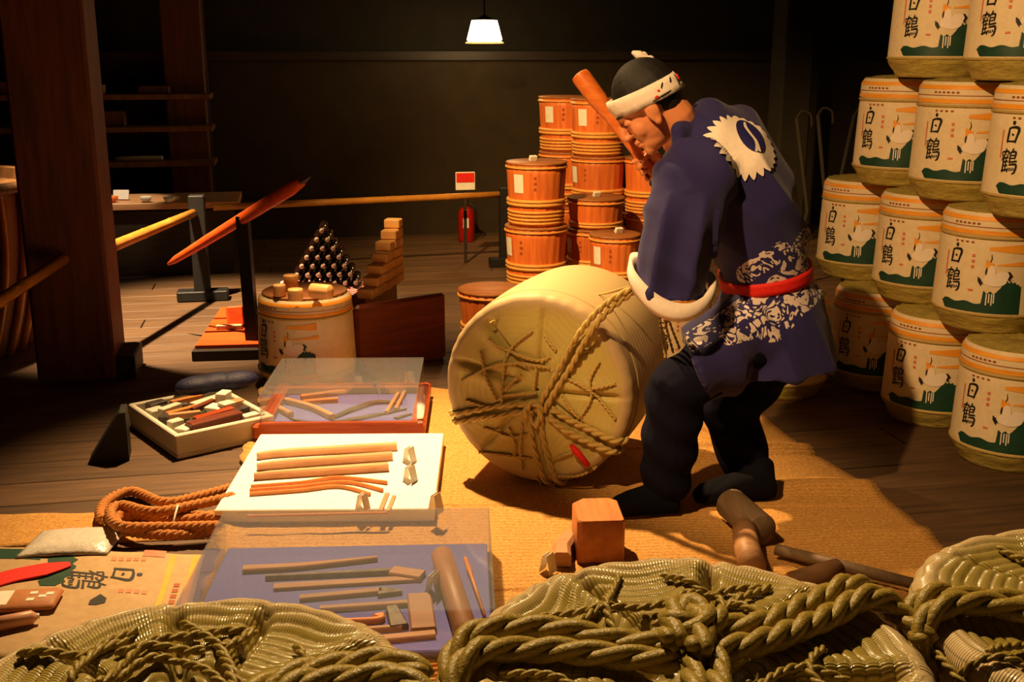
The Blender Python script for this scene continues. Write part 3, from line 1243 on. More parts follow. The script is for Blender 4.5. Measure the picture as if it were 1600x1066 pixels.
        mb.build('crane_plumage', M['ink'], wr)['kind'] = 'stuff'
        mb = MB()
        self.blob(mb, 11, .455, 11.5, .05, .0024, .1)
        self.blob(mb, 7, .52, 4.0, .055, .0026, .3)
        self.blob(mb, 18, .49, 7.5, .04, .0026, .3)
        # pale fall printed on the landscape
        for k, p in enumerate((4, 6.5, 9, 11)):
            self.patch(mb, p, p + 1.1, .25 + .02 * (k % 2), .345, 2, .0026)
        mb.build('crane_print', M['print_white'], wr)
        mb = MB()
        for k in range(3):
            self.patch(mb, -13.5, -10.5, .63 - k * .045, .655 - k * .045, 2, .002)
        self.patch(mb, -44, -42.5, .45, .66, 2, .002)
        self.patch(mb, -14, -9, .355, .37, 2, .002)
        mb.build('seal_print', M['print_red'], wr)['kind'] = 'stuff'
        return t


KS = Komo(0.188, 0.41)
k0 = KS.build('printed_barrel', '', group='printed barrels stacked by the right edge')
H = KS.H
rD = V((0.088, -0.455, 0))


def from_px(x, Y, z):
    p = P(x, 533, Y)
    # x at given depth and height
    dep = Y * CP + (CAM_H - z) * SP
    return V(((x - 800) / FPX * dep, Y, z))


# (px centre x, Y, row, kanji angle, label)
stack = [
    (1371, 4.47, 0, -40, 'printed barrel on the floor, bottom row of the stack, crossed by the worker\'s shadow'),
    (1464, 4.02, 0, -42, 'printed barrel on the floor, second from the right in the bottom row'),
    (1584, 3.57, 0, -42, 'printed barrel on the floor, rightmost in the bottom row of the stack'),
    (1351, 4.69, 1, -44, 'leftmost printed barrel in the second row up from the floor'),
    (1447, 4.24, 1, -44, 'middle printed barrel in the second row up from the floor'),
    (1552, 3.79, 1, -38, 'brightly lit rightmost printed barrel in the second row up from the floor'),
    (1414, 4.47, 2, -45, 'leftmost printed barrel in the third row up from the floor'),
    (1512, 4.02, 2, -34, 'middle printed barrel in the third row up from the floor'),
    (1640, 3.57, 2, -34, 'printed barrel cut by the right edge in the third row up'),
    (1476, 4.24, 3, -34, 'left printed barrel of the top row, above two others'),
    (1608, 3.79, 3, -36, 'right printed barrel of the top row, cut by the top corner'),
]
for i, (x, Y, r, ka, lab) in enumerate(stack):
    o = k0 if i == 0 else copy_tree(k0)
    z = r * (H + 0.003)
    p = from_px(x, Y, z + H / 2)
    o.location = (p.x, p.y, z)
    o.rotation_euler = (0, 0, -math.atan2(p.x, p.y) + math.radians(ka + 30))
    o['label'] = lab
# two more standing on the floor behind the worker
p = V((1.08, 4.36, 0))
o = copy_tree(k0)
o.location = p
o.rotation_euler = (0, 0, -math.atan2(p.x, p.y) + math.radians(-35))
o['label'] = 'printed barrel half hidden behind the bending worker, left of the stack'
o['group'] = 'printed barrels on the floor behind the worker'
p = V((0.66, 4.62, 0))
o = copy_tree(k0)
o.location = p
o.rotation_euler = (0, 0, 0.3)
o['label'] = 'printed barrel glimpsed between the rolling barrel and the worker'
o['group'] = 'printed barrels on the floor behind the worker'

# left barrel carrying wooden plugs
KL = Komo(0.2, 0.37)
pl = V((-0.845, 4.47, 0))
t = KL.build('printed_barrel', 'printed barrel on the left carrying wooden plugs on its lid')
t.location = (pl.x, pl.y, MZ + .002)
t.rotation_euler = (0, 0, -math.atan2(pl.x, pl.y) + math.radians(-28))
LZ = MZ + .002 + 0.985 * 0.37 + 0.013
MB().lathe([(0.17, -0.008), (0.172, 0.002), (0.165, 0.006), (0.0005, 0.007)], 36, (0, 0, 0.985 * .37 + .006)).build('lid', M['tub_lid'], t)


def plug(px_, py_, r, h, lab, lying=None, up=0.0):
    p = G(px_, py_, LZ + up + 0.004)
    t = thing('wooden_plug', lab, 'plug', (p.x, p.y, LZ + up + .001), 0, 'wooden plugs on the left barrel')
    if lying is None:
        MB().lathe([(r * .92, 0), (r * .98, .004), (r, h - .004), (r * .94, h)], 16).build('plug_body', M['block'], t)
    else:
        Mx = Matrix.Rotation(lying, 3, 'Z') @ Matrix.Rotation(PI / 2, 3, 'Y')
        MB().lathe([(r * .92, -h / 2), (r, -h / 2 + .004), (r * .97, h / 2 - .004), (r * .9, h / 2)], 16, (0, 0, r), M=Mx).build('plug_body', M['block'], t)


plug(437, 461, .025, .045, 'short upright wooden plug at the left of the barrel lid')
plug(462, 468, .030, .045, 'short upright wooden plug nearest the rim on the barrel lid')
plug(455, 452, .030, .062, 'tallest wooden plug behind two others on the barrel lid')
plug(502, 466, .030, .085, 'long wooden plug lying on its side on the barrel lid', lying=-0.35)

# ---- chest with block stair
CH = 0.30
c0_ = G(557, 479, CH)
c1_ = G(697, 458, CH)
dv = c1_ - c0_
pa = math.atan2(dv.y, dv.x)
ch = V((c0_.x, c0_.y, 0))
qa, qb = G(574, 466, CH), G(617, 440, CH)
sd = qb - qa
ca = math.atan2(sd.y, sd.x) - PI / 2
t = thing('wooden_chest', 'dark red-brown wooden box under the stair of blocks', 'box', (ch.x, ch.y, 0), pa)
PL_ = dv.length
mb = MB()
mb.box((PL_ / 2, .02, CH / 2 + .001), (PL_, .04, CH - .002), None, 0.012)
mb.build('front_panel', M['chest'], t, smooth=False)
bc = Matrix.Rotation(-pa, 3, 'Z') @ (qa.lerp(qb, .5) - c0_)
MB().box((bc.x, bc.y + .07, CH / 2 + .001), (.075, sd.length + .06, CH - .004), Matrix.Rotation(ca - pa, 3, 'Z'), 0.004).build('body', M['chest'], t, smooth=False)
bl_me = MB().box((0, 0, .0205), (.072, .06, .04), None, .004).build('wood_block', M['block'], mesh_only=True, smooth=False)
CM = Matrix.Rotation(ca, 3, 'Z')
ords = ['first', 'second', 'third', 'fourth', 'fifth', 'sixth', 'seventh']
for c in range(7):
    for r in range(c + 1):
        o = link('wood_block', bl_me)
        loc = qa.lerp(qb, c / 6) + CM @ V(((c % 2) * .004, .0, 0))
        o.location = (loc.x, loc.y, CH + .002 + r * 0.0415)
        o.rotation_euler = (0, 0, ca + random.uniform(-.05, .05))
        tag(o, 'pale wooden block, %s from the bottom in the %s column of the block stair' % (ords[r], ords[c]), 'block', group='blocks stacked as a stair on the chest')

# ---- pyramid of dark bottles on a checked cloth, standing on a low stand behind the barrel
bp = P(508, 446, 5.3)
bz = bp.z
t = thing('low_stand', 'low dark stand under the checked cloth behind the left barrel', 'stand', (bp.x, bp.y, 0), 0.1)
MB().box((0, 0, bz - .025), (.50, .36, .03), None, .004).build('stand_top', M['dark'], t, smooth=False)
for sx in (-1, 1):
    for sy in (-1, 1):
        MB().box((sx * .22, sy * .14, (bz - .04) / 2), (.04, .04, bz - .04), None, .003).build('leg', M['dark'], t, smooth=False)
mb = MB()
rows = []
for i in range(13):
    rows.append([V((-.22 + .44 * j / 16 + .006 * math.sin(i), -.20 + .36 * i / 12, .0 + .0035 * math.sin(j * 1.3 + i) + .004)) for j in range(17)])
mb.quadstrip([r for r in rows])
o = mb.build('checked_cloth', M['check'])
sol = o.modifiers.new('s', 'SOLIDIFY')
sol.thickness = .002
o.location = (bp.x, bp.y, bz - .008)
o.rotation_euler = (0, 0, .1)
tag(o, 'red and white checked cloth under the pyramid of bottles', 'cloth')
bt = thing('dark_bottle', '', 'bottle', group='dark bottles piled in a pyramid')
Mx = Matrix.Rotation(PI / 2, 3, 'X')
MB().lathe([(.018, -.15), (.0205, -.145), (.0205, -.02), (.015, .0), (.009, .02), (.009, .05)], 12, M=Mx).build('bottle_body', M['bottle'], bt)
MB().lathe([(.0105, .045), (.011, .047), (.011, .066), (.009, .068)], 10, M=Mx).build('cap', M['cap'], bt)
first = True
nrows = 7
ordr = ['top', 'second', 'third', 'fourth', 'fifth', 'sixth', 'bottom']
for r in range(nrows):
    n = r + 1
    for k in range(n):
        o = bt if first else copy_tree(bt)
        first = False
        x = (k - (n - 1) / 2) * 0.0500
        z = bz + 0.022 + (nrows - 1 - r) * 0.0420 + .003
        q = Matrix.Rotation(.1, 3, 'Z') @ V((x, -.02, 0))
        o.location = (bp.x + q.x, bp.y + q.y, z)
        o.rotation_euler = (0, 0, .1)
        o['label'] = ('dark bottle at the very top of the pyramid' if r == 0 else
                      'dark bottle in the %s row of the pyramid, %s from the left' % (ordr[r], ords[k]))

# ---- tubs
def tub(label, pos, r, h, z=0.0, lid=True, paper=None, cardtag=None, rz=0.0):
    t = thing('wooden_tub', label, 'tub', (pos.x, pos.y, z), rz, 'hooped wooden tubs at the back')
    ns = 22
    n = ns * 4
    rows = []
    for i in range(8):
        v = i / 7
        rr = r * (0.88 + 0.12 * v)
        rows.append([V(((rr - (.0035 if k % 4 == 0 else 0)) * math.cos(2 * PI * k / n), (rr - (.0035 if k % 4 == 0 else 0)) * math.sin(2 * PI * k / n),
                        .002 + v * (h - .002))) for k in range(n)])
    mb = MB()
    mb.quadstrip(rows, closed=True, cap=True)
    mb.build('stave_body', M['tub_wood'], t)
    hoops = [.42, .36, .24, .18, .12, .06] if h > .25 else [.2, .1]
    for v in hoops:
        rr = r * (0.88 + 0.12 * v)
        MB().torus(rr + .003, .0105 if v > .3 else .0085, v * h, 40, 6, wob=.0008).build('hoop', M['tub_hoop'], t)
    MB().torus(r + .002, .006, h - .014, 40, 6).build('rim_band', M['tub_hoop'], t)
    if lid:
        ld_ = MB().lathe([(r * .98, h), (r * 1.02, h + .003), (r * 1.02, h + .012), (r * .99, h + .015)], 36).build('lid', M['tub_lid'], t)
    if paper is not None:
        mb = MB()
        rows = []
        for i in range(6):
            a = math.radians(paper - 11 + 22 * i / 5) - PI / 2
            rows.append([V(((r * (.88 + .12 * v) + .002) * math.cos(a), (r * (.88 + .12 * v) + .002) * math.sin(a), v * h)) for v in (.56, .7, .86)])
        mb.quadstrip(rows)
        mb.build('paper_label', M['paper'], t)
        mb = MB()
        for k in range(3):
            a = math.radians(paper + 32) - PI / 2
            b_ = math.radians(paper + 37 + (k % 2)) - PI / 2
            mb.quadstrip([[V(((r * (.88 + .12 * v) + .002) * math.cos(q), (r * (.88 + .12 * v) + .002) * math.sin(q), v * h)) for v in (.6 + k * .09, .65 + k * .09)] for q in (a, b_)])
        mb.build('burnt_lettering', M['print_brown'], t)['kind'] = 'stuff'
    if cardtag is not None:
        MB().box((cardtag[0], cardtag[1], h + .032), (.045, .02, .03), Matrix.Rotation(.5, 3, 'Z') @ Matrix.Rotation(.4, 3, 'X'), .002).build('tag', M['paper'], ld_, smooth=False)
    return t


p = G(838, 456)
TP = V((p.x, p.y + .16, 0))
tub('lower tub of the left two-high stack of orange tubs', TP, .178, .35, 0, True, -65)
tub('upper tub of the left stack with a white paper label and tag', TP, .172, .345, .367, True, -38, (-.02, -.02))
base = [(882, 7.42, 'left'), (934, 7.08, 'middle'), (1014, 6.98, 'right')]
hh = .335
for i, (x, Y, nm) in enumerate(base):
    for k in range(3 if i < 2 else 2):
        q = from_px(x, Y, k * .35 + .17)
        tub(['bottom', 'middle', 'top'][k] + ' tub of the %s column in the back row of tubs' % nm, q, .168 if i < 2 else .152, hh, k * .351, True,
            (-40 if k == 2 else -68) if i < 2 else None)
q = from_px(930, 6.66, .15)
tub('tub at the foot of the short front stack of tubs', q, .175, .30, 0, True, -70)
tub('shallow tub with a white tag on top of the short front stack', q, .17, .165, .317, True, None, (-.0, -.03))
q = from_px(960, 6.22, .17)
tub('darker lidded tub standing nearest the worker with a white tag', q, .142, .33, 0, True, -50, (.02, 0))
q = from_px(768, 5.35, .1)
tub('small low tub peeping out behind the rolling barrel on the left', q, .16, .20, 0, True, None)

# ================================================================== DISPLAY TRAYS
def slab_px(mb, pxs, w, z0, th, n=6):
    pts = [G(x, y, z0) for x, y in pxs]
    if len(pts) > 2:
        pts = catmull(pts, n)
        if isinstance(w, (list, tuple)):
            ww = []
            m = len(w) - 1
            for i in range(len(pts)):
                f = i / (len(pts) - 1) * m
                k = min(int(f), m - 1)
                ww.append(w[k] + (w[k + 1] - w[k]) * (f - k))
            w = ww
    mb.slab(pts, w, z0, th)
    return mb


def flat_tool(name, label, cat, pxs, w, z0, th, mat, group=None, handle=None):
    """a tool lying flat: one mesh, or blade + handle parts."""
    if handle is None:
        mb = slab_px(MB(), pxs, w, z0, th)
        o = mb.build(name, mat, smooth=False)
        return tag(o, label, cat, group)
    c = G(pxs[0][0], pxs[0][1], z0)
    t = thing(name, label, cat, (c.x, c.y, z0), 0, group)
    inv = Matrix.Translation((-c.x, -c.y, -z0))
    mb = slab_px(MB(), pxs, w, z0, th)
    mb.v = [tuple(inv @ V(p)) for p in mb.v]
    mb.build('blade', mat, t, smooth=False)
    hp, hw, hth, hm = handle
    mb = slab_px(MB(), hp, hw, z0, hth)
    mb.v = [tuple(inv @ V(p)) for p in mb.v]
    mb.build('handle', hm, t, smooth=False)
    return t


def tent_card(px_, py_, z, label, w=0.03, h=0.05, rz=0.6, group='white caption cards'):
    p = G(px_, py_, z)
    t = thing('caption_card', label, 'card', (p.x, p.y, z), rz, group)
    for s in (-1, 1):
        mb = MB()
        mb.box((0, s * .011, h / 2), (w, .0012, h * 1.04), Matrix.Rotation(s * .22, 3, 'X'))
        mb.build('panel', M['paper'], t, smooth=False)
    mb = MB()
    for k in range(3):
        mb.box((0, -.0128 - (.5 - .2 * k) * 0.0 + (-.011 + .0 * k) * 0, h * (.35 + .18 * k)), (w * .6, .0006, h * .05), None)
    return t


def cover(parent, w, d, h, z0, th=0.003):
    """acrylic lid: four walls and a top, parts of one cover."""
    mb = MB()
    mb.box((0, 0, z0 + h), (w, d, th))
    mb.box((0, -d / 2 + th / 2, z0 + h / 2 - th / 2), (w, th, h - th))
    mb.box((0, d / 2 - th / 2, z0 + h / 2 - th / 2), (w, th, h - th))
    mb.box((-w / 2 + th / 2, 0, z0 + h / 2 - th / 2), (th, d - 2 * th - .001, h - th))
    mb.box((w / 2 - th / 2, 0, z0 + h / 2 - th / 2), (th, d - 2 * th - .001, h - th))
    return mb.build('acrylic_cover', M['acrylic'], parent, smooth=False)


# ---- case A: red wooden frame, blue cloth, sickles
A0 = V((-0.612, 3.965, MZ + .002))
AW, AD = 0.60, 0.52
az = math.radians(1.5)
t = thing('display_case', 'red wooden framed case with acrylic cover and curved blades on blue cloth', 'display case', A0, az)
fw = .05
prof_h = .055
for nm, c, s in (('frame_rail', (0, -AD / 2 + fw / 2, prof_h / 2), (AW, fw, prof_h)), ('frame_rail', (0, AD / 2 - fw / 2, prof_h / 2), (AW, fw, prof_h)),
                 ('frame_rail', (-AW / 2 + fw / 2, 0, prof_h / 2), (fw, AD - 2 * fw - .001, prof_h)), ('frame_rail', (AW / 2 - fw / 2, 0, prof_h / 2), (fw, AD - 2 * fw - .001, prof_h))):
    MB().box(c, s, None, .008).build(nm, M['red_wood'], t, smooth=False)
MB().box((0, 0, .012), (AW - 2 * fw - .002, AD - 2 * fw - .002, .02)).build('cloth_panel', M['blue_cloth'], t, smooth=False)
cover(t, AW - .05, AD - .05, .105, prof_h + .001)
za = A0.z + .0235
tg = 'tools in the red framed case'
flat_tool('sickle', 'dark curved sickle lying frontmost in the red framed case', 'sickle', [(452, 655), (500, 664), (560, 655), (635, 640)], [.006, .03, .03, .008], za, .006, M['tool_metal'], tg,
          ([(455, 652), (432, 640)], .022, .02, M['tool_wood']))
flat_tool('sickle', 'dark curved sickle in the middle of the red framed case', 'sickle', [(520, 655), (555, 640), (590, 630), (628, 632)], [.012, .03, .032, .008], za, .009, M['tool_metal'], tg,
          ([(520, 656), (485, 640), (447, 630)], .02, .022, M['tool_wood']))
flat_tool('wooden_rod', 'upper orange wooden handle at the back of the red framed case', 'handle', [(470, 624), (560, 612)], .02, za, .018, M['bamboo_strip'], tg)
flat_tool('wooden_rod', 'lower orange wooden handle at the back of the red framed case', 'handle', [(475, 632), (528, 628)], .018, za, .018, M['bamboo_strip'], tg)
flat_tool('wooden_stick', 'pale left stick at the right side of the red framed case', 'stick', [(604, 648), (622, 618)], .014, za, .014, M['tool_wood'], tg)
flat_tool('wooden_stick', 'pale right stick at the right side of the red framed case', 'stick', [(618, 643), (634, 612)], .014, za, .014, M['tool_wood'], tg)
flat_tool('short_knife', 'short dark blade near the front right corner of the red framed case', 'blade', [(618, 655), (642, 648)], [.02, .012], za, .006, M['tool_metal'], tg)
tent_card(560, 606, za, 'caption card at the middle of the red framed case', .025, .045, 1.0)
tent_card(590, 614, za, 'caption card right of the middle in the red framed case', .025, .045, 1.0)
tent_card(640, 600, za, 'caption card near the back right corner of the red framed case', .03, .05, 1.0)

# ---- board B: white board with slats
Bc = V((-0.545, 3.325, MZ + .003))
t = thing('display_board', 'white display board with long wooden slats laid out on it', 'board', Bc, math.radians(1.0))
MB().box((0, 0, .02), (0.63, .66, .04), None, .003).build('panel', M['white_board'], t, smooth=False)
zb = Bc.z + .0405
sg = 'slats and strips on the white board'
for k, (q, w, lab) in enumerate((([(402, 718), (450, 712), (620, 702)], [.014, .03, .034], 'long dark-edged wooden slat furthest back on the white board'),
                                 ([(402, 735), (450, 729), (613, 717)], [.014, .03, .034], 'second long wooden slat from the back on the white board'),
                                 ([(397, 750), (450, 745), (607, 734)], [.012, .028, .034], 'third long wooden slat from the back on the white board'))):
    flat_tool('wooden_stave', lab, 'slat', q, w, zb, .022, M['slat'], sg)
for k, (q, lab) in enumerate((([(392, 763), (470, 757), (530, 749), (605, 757)], 'thin bamboo strip furthest back of the bent bundle on the board'),
                              ([(390, 769), (470, 763), (540, 756), (598, 769)], 'second thin bamboo strip of the bent bundle on the board'),
                              ([(390, 775), (470, 769), (530, 763), (578, 775)], 'frontmost thin bamboo strip of the bent bundle on the board'))):
    flat_tool('bamboo_strip', lab, 'bamboo strip', q, .009, zb, .011, M['bamboo_strip'], sg)
flat_tool('measuring_rod', 'thin marked rod along the front of the white board', 'rod', [(386, 808), (605, 803)], .008, zb, .006, M['bamboo_strip'], sg)
flat_tool('paper_strip', 'left pale strip standing slanted at the front of the board', 'strip', [(594, 800), (605, 772)], .014, zb, .004, M['tool_wood'], sg)
flat_tool('paper_strip', 'right pale strip standing slanted at the front of the board', 'strip', [(606, 800), (616, 776)], .012, zb, .004, M['tool_wood'], sg)
tent_card(640, 722, zb, 'caption card furthest back on the white board', .035, .05, 1.1)
tent_card(641, 752, zb, 'second caption card from the back on the white board', .035, .05, 1.1)
tent_card(567, 795, zb, 'caption card before the bamboo bundle on the white board', .03, .045, 1.1)
tent_card(681, 800, zb, 'caption card at the front right corner of the white board', .035, .055, 1.1)

# ---- case C: acrylic covered blue tray with knives
Cc = V((-0.405, 2.52, MZ + .003))
CWd, CDp = 0.70, 0.56
t = thing('display_case', 'blue lined acrylic case in front with wooden knives and a roller', 'display case', Cc, math.radians(2.5))
MB().box((0, 0, .009), (CWd, CDp, .018), None, .003).build('cloth_panel', M['blue_cloth'], t, smooth=False)
cover(t, CWd + .012, CDp + .012, .12, 0.0)
zk = Cc.z + .0185
kg = 'wooden tools in the front case'
KN = M['knife_wood']
flat_tool('wooden_plane_blade', 'long wooden tool furthest back in the front case', 'tool', [(380, 893), (470, 888), (590, 876)], [.03, .026, .012], zk, .012, KN, kg)
flat_tool('wooden_knife', 'thin wooden knife second from the back in the front case', 'knife', [(415, 906), (610, 896)], [.014, .02], zk, .012, M['tool_metal'], kg,
          ([(612, 897), (660, 904)], .045, .014, KN))
flat_tool('wooden_knife', 'broad wooden knife third from the back in the front case', 'knife', [(428, 920), (658, 906)], [.03, .026], zk, .008, KN, kg)
flat_tool('wooden_knife', 'wooden knife with a slanted dark tip in the front case', 'knife', [(592, 928), (628, 928)], [.045, .012], zk, .010, M['tool_metal'], kg,
          ([(468, 938), (596, 926)], .024, .010, KN))
flat_tool('wooden_square', 'large wooden bracket with an upright block in the front case', 'tool', [(500, 955), (650, 945)], [.02, .02], zk, .011, KN, kg,
          ([(655, 936), (662, 990)], .06, .016, KN))
flat_tool('wooden_batten', 'long wooden rail along the front of the front case', 'rail', [(520, 1010), (680, 994)], .026, zk, .011, KN, kg)
flat_tool('hatchet', 'small hatchet with a pale head in the front case', 'hatchet', [(612, 955), (624, 985)], [.03, .045], zk, .015, M['tool_metal'], kg,
          ([(540, 990), (628, 984)], .016, .012, KN))
flat_tool('wooden_hook', 'small orange hooked stick in the front case', 'hook', [(528, 976), (590, 973), (592, 966)], [.012, .014, .03], zk, .014, M['bamboo_strip'], kg)
a, b_ = G(690, 868, zk + .028), G(733, 1005, zk + .028)
c = (a + b_) / 2
t2 = thing('wooden_roller', 'thick pale wooden roller at the right of the front case', 'roller', (c.x, c.y, zk), math.atan2((b_ - a).y, (b_ - a).x), kg)
L = (b_ - a).length
Mx = Matrix.Rotation(PI / 2, 3, 'Y')
MB().lathe([(.025, -L / 2), (.028, -L / 2 + .004), (.028, L / 2 - .05), (.024, L / 2 - .048), (.024, L / 2)], 20, (0, 0, .0285), M=Mx).build('roller_body', KN, t2)
a, b_ = G(727, 872, zk + .008), G(757, 962, zk + .008)
o = MB().tube([a, a.lerp(b_, .25), a.lerp(b_, .3), b_], [.005, .008, .006, .004], 8).build('orange_stick', M['bamboo_strip'])
tag(o, 'thin orange stick beside the roller in the front case', 'stick', kg)
tent_card(678, 928, zk, 'caption card beside the roller in the front case', .04, .055, 1.2)
for k, (x0, y0, x1, y1) in enumerate(((615, 1046, 692, 1038), (622, 1054, 694, 1045), (630, 1061, 695, 1053))):
    a, b_ = G(x0, y0, MZ + .008), G(x1, y1, MZ + .008)
    o = MB().tube([a - (b_ - a) * .8, b_], [.006, .004], 7).build('bamboo_skewer', M['bamboo_strip'])
    tag(o, 'orange bamboo skewer, %s from the front case, before it on the mat' % ords[k], 'skewer', 'bamboo skewers before the front case')

# ================================================================== TOOL BOX (left)
fc = G(277, 719)
lc = G(203, 666)
ex = V((0.26, 0.235, 0))
ey = (lc - fc)
ey.z = 0
ex = V((-ey.y, ey.x, 0)).normalized() * -0.36
bang = math.atan2(ex.y, ex.x)
bw, bd, bh = ex.length, ey.length, 0.085
t = thing('foam_box', 'white foam box full of tools on the dark floor', 'box', (fc.x, fc.y, 0), bang)
MB().box((bw / 2, bd / 2, .008), (bw, bd, .014), None, .003).build('bottom', M['foam'], t, smooth=False)
for c, s in (((bw / 2, .01, bh / 2 + .008), (bw, .02, bh - .014)), ((bw / 2, bd - .01, bh / 2 + .008), (bw, .02, bh - .014)),
             ((.01, bd / 2, bh / 2 + .008), (.02, bd - .042, bh - .014)), ((bw - .01, bd / 2, bh / 2 + .008), (.02, bd - .042, bh - .014))):
    MB().box(c, s, None, .004).build('side_wall', M['foam'], t, smooth=False)
BM = Matrix.Rotation(bang, 3, 'Z')


def in_box(x, y, z):
    return BM @ V((x, y, 0)) + V((fc.x, fc.y, z))


items = [  # x,y,z, len, w, h, rot, mat, name, label
    (.17, .07, .055, .20, .045, .04, .12, 'chest', 'wood_plane', 'dark red-brown wooden plane in the foam box'),
    (.19, .12, .065, .16, .03, .03, .2, 'red_wood', 'wooden_rod', 'reddish wooden handle behind the dark plane in the foam box'),
    (.06, .07, .05, .05, .05, .03, .5, 'foam', 'small_block', 'pale square block at the front corner of the foam box'),
    (.06, .15, .05, .05, .035, .035, .2, 'foam', 'small_block', 'pale block by the left wall of the foam box'),
    (.06, .24, .05, .06, .04, .03, .9, 'tool_metal', 'steel_piece', 'grey steel piece by the left wall of the foam box'),
    (.06, .33, .05, .06, .05, .03, .2, 'foam', 'small_block', 'pale block in the far left corner of the foam box'),
    (.16, .27, .06, .18, .022, .022, .15, 'bamboo_strip', 'wooden_rod', 'thin orange handle across the back of the foam box'),
    (.15, .21, .055, .15, .03, .02, .05, 'print_green', 'dark_green_tool', 'dark green bar in the middle of the foam box'),
    (.23, .20, .06, .06, .06, .03, .6, 'paper', 'folded_paper', 'crumpled pale paper in the middle of the foam box'),
    (.28, .13, .055, .10, .03, .03, .3, 'tool_metal', 'steel_piece', 'dark steel bar at the right end of the foam box'),
    (.30, .23, .06, .10, .04, .025, .1, 'tool_wood', 'wooden_rod', 'pale wooden handle at the right end of the foam box'),
    (.13, .34, .055, .10, .03, .025, -.2, 'tool_metal', 'steel_piece', 'grey steel tool near the back of the foam box'),
    (.24, .31, .055, .12, .04, .03, .3, 'foam', 'small_block', 'long pale block near the back of the foam box'),
    (.10, .11, .065, .09, .02, .02, .9, 'tool_metal', 'steel_piece', 'slim steel bar behind the pale front block in the foam box'),
    (.11, .19, .07, .11, .022, .022, -.3, 'tool_wood', 'wooden_rod', 'tan rod leaning over the left of the foam box'),
    (.20, .24, .075, .12, .02, .02, .5, 'chest', 'wooden_rod', 'dark brown rod across the middle of the foam box'),
    (.26, .17, .075, .05, .045, .03, .2, 'foam', 'small_block', 'pale cube on top of the clutter at the right of the foam box'),
    (.10, .30, .07, .09, .03, .02, .4, 'foam', 'small_block', 'thin pale block near the back left of the foam box'),
    (.19, .36, .07, .13, .02, .02, .1, 'bamboo_strip', 'wooden_rod', 'orange rod along the back wall of the foam box'),
    (.31, .31, .07, .06, .04, .03, .7, 'paper', 'folded_paper', 'folded paper under the navy cloth in the foam box'),
    (.08, .38, .06, .07, .04, .03, .2, 'tool_metal', 'steel_piece', 'steel block in the back left corner of the foam box'),
    (.30, .065, .05, .06, .035, .03, .1, 'foam', 'small_block', 'pale block in the front right corner of the foam box'),
]
for x, y, z, l, w, h, rz, m, nm, lab in items:
    p = in_box(x, y, 0)
    l = min(l, .2)
    o = MB().box((0, 0, h / 2), (l, w, h), None, min(w, h) * .09).build(nm, M[m], smooth=False)
    o.location = (p.x, p.y, z + .006)
    o.rotation_euler = (0, 0, bang + rz)
    tag(o, lab, 'tool', 'tools in the foam box')
# navy cloth bundle lying over the back rim
p = in_box(.33, .40, .09)
mb = MB()
for k in range(3):
    mb.ball((-.08 + k * .075, .01 * math.sin(k * 2), .0), (.085, .055, .036), 14, 8)
me = remeshed(mb, .008, 3)
me.materials.append(M['navy_cloth'])
o = link('cloth_bundle', me)
o.location = (p.x, p.y, .118)
o.rotation_euler = (0, 0, bang - .15)
tag(o, 'dark navy cloth bundle lying over the back of the foam box', 'cloth')

# ---- low dark wedge-shaped stand left of the box
a = G(138, 726)
t = thing('caption_stand', 'low black wedge stand on the floor left of the foam box', 'stand', (a.x, a.y, 0), .25)
mb = MB()
wd, hg, dp = .13, .17, .10
mb.quadstrip([[(0, 0, .002), (wd, 0, .002), (wd, 0, hg), (wd - .02, 0, hg)], [(0, dp, .002), (wd, dp, .002), (wd, dp, hg), (wd - .02, dp, hg)]], closed=True, cap=True)
mb.build('wedge', M['black_thing'], t, smooth=False)
mb = MB()
mb.box((wd / 2 - .012, -.003, hg / 2), (.196, .004, .004), Matrix.Rotation(-math.atan2(hg, wd - .02), 3, 'Y'))
mb.build('edge_strip', M['metal_dark'], t, smooth=False)

# ================================================================== ROPE COIL (left)
ra = G(158, 805)
t = thing('rope_coil', 'looped coil of coarse brown straw rope at the left of the mat', 'rope', (ra.x, ra.y, 0), 0)
loops = [([(362, 762), (300, 778), (255, 785), (205, 768), (165, 785), (160, 812), (215, 806), (290, 812), (352, 800)], .022),
         ([(366, 775), (300, 790), (240, 800), (190, 790), (172, 800), (186, 822), (250, 824), (345, 822)], .021),
         ([(350, 812), (280, 802), (220, 800), (182, 810), (200, 830), (270, 836), (338, 832)], .022)]
for k, (q, z) in enumerate(loops):
    pts = [G(x, y, .02 + .028 * (k if k < 2 else .2) + .004 * (i % 3)) - V((ra.x, ra.y, 0)) for i, (x, y) in enumerate(q)]
    MB().rope(catmull(pts, 8), .016, 3, .06, 7).build('strand', M['rope_brown'], t)
p = G(278, 790, .07) - V((ra.x, ra.y, 0))
MB().tube([p + V((0, .03, -.02)), p, p + V((0, -.03, -.015)), p + V((0, -.07, -.045))], .003, 6).build('white_tie', M['paper'], t)

# ================================================================== PRINTED WRAP laid flat (left foreground)
def wrap_uv(s, q):
    """s 0..1 left to right, q 0..1 back to front on the sheet."""
    a = V((-1.52, 2.86)).lerp(V((-0.835, 2.80)), s)
    b = V((-1.42, 2.30)).lerp(V((-0.745, 2.22)), s)
    return a.lerp(b, q)


def wrap_z(s, q):
    return 0.006 + 0.0012 * math.sin(s * 26 + q * 3) + 0.001 * math.sin(q * 17)


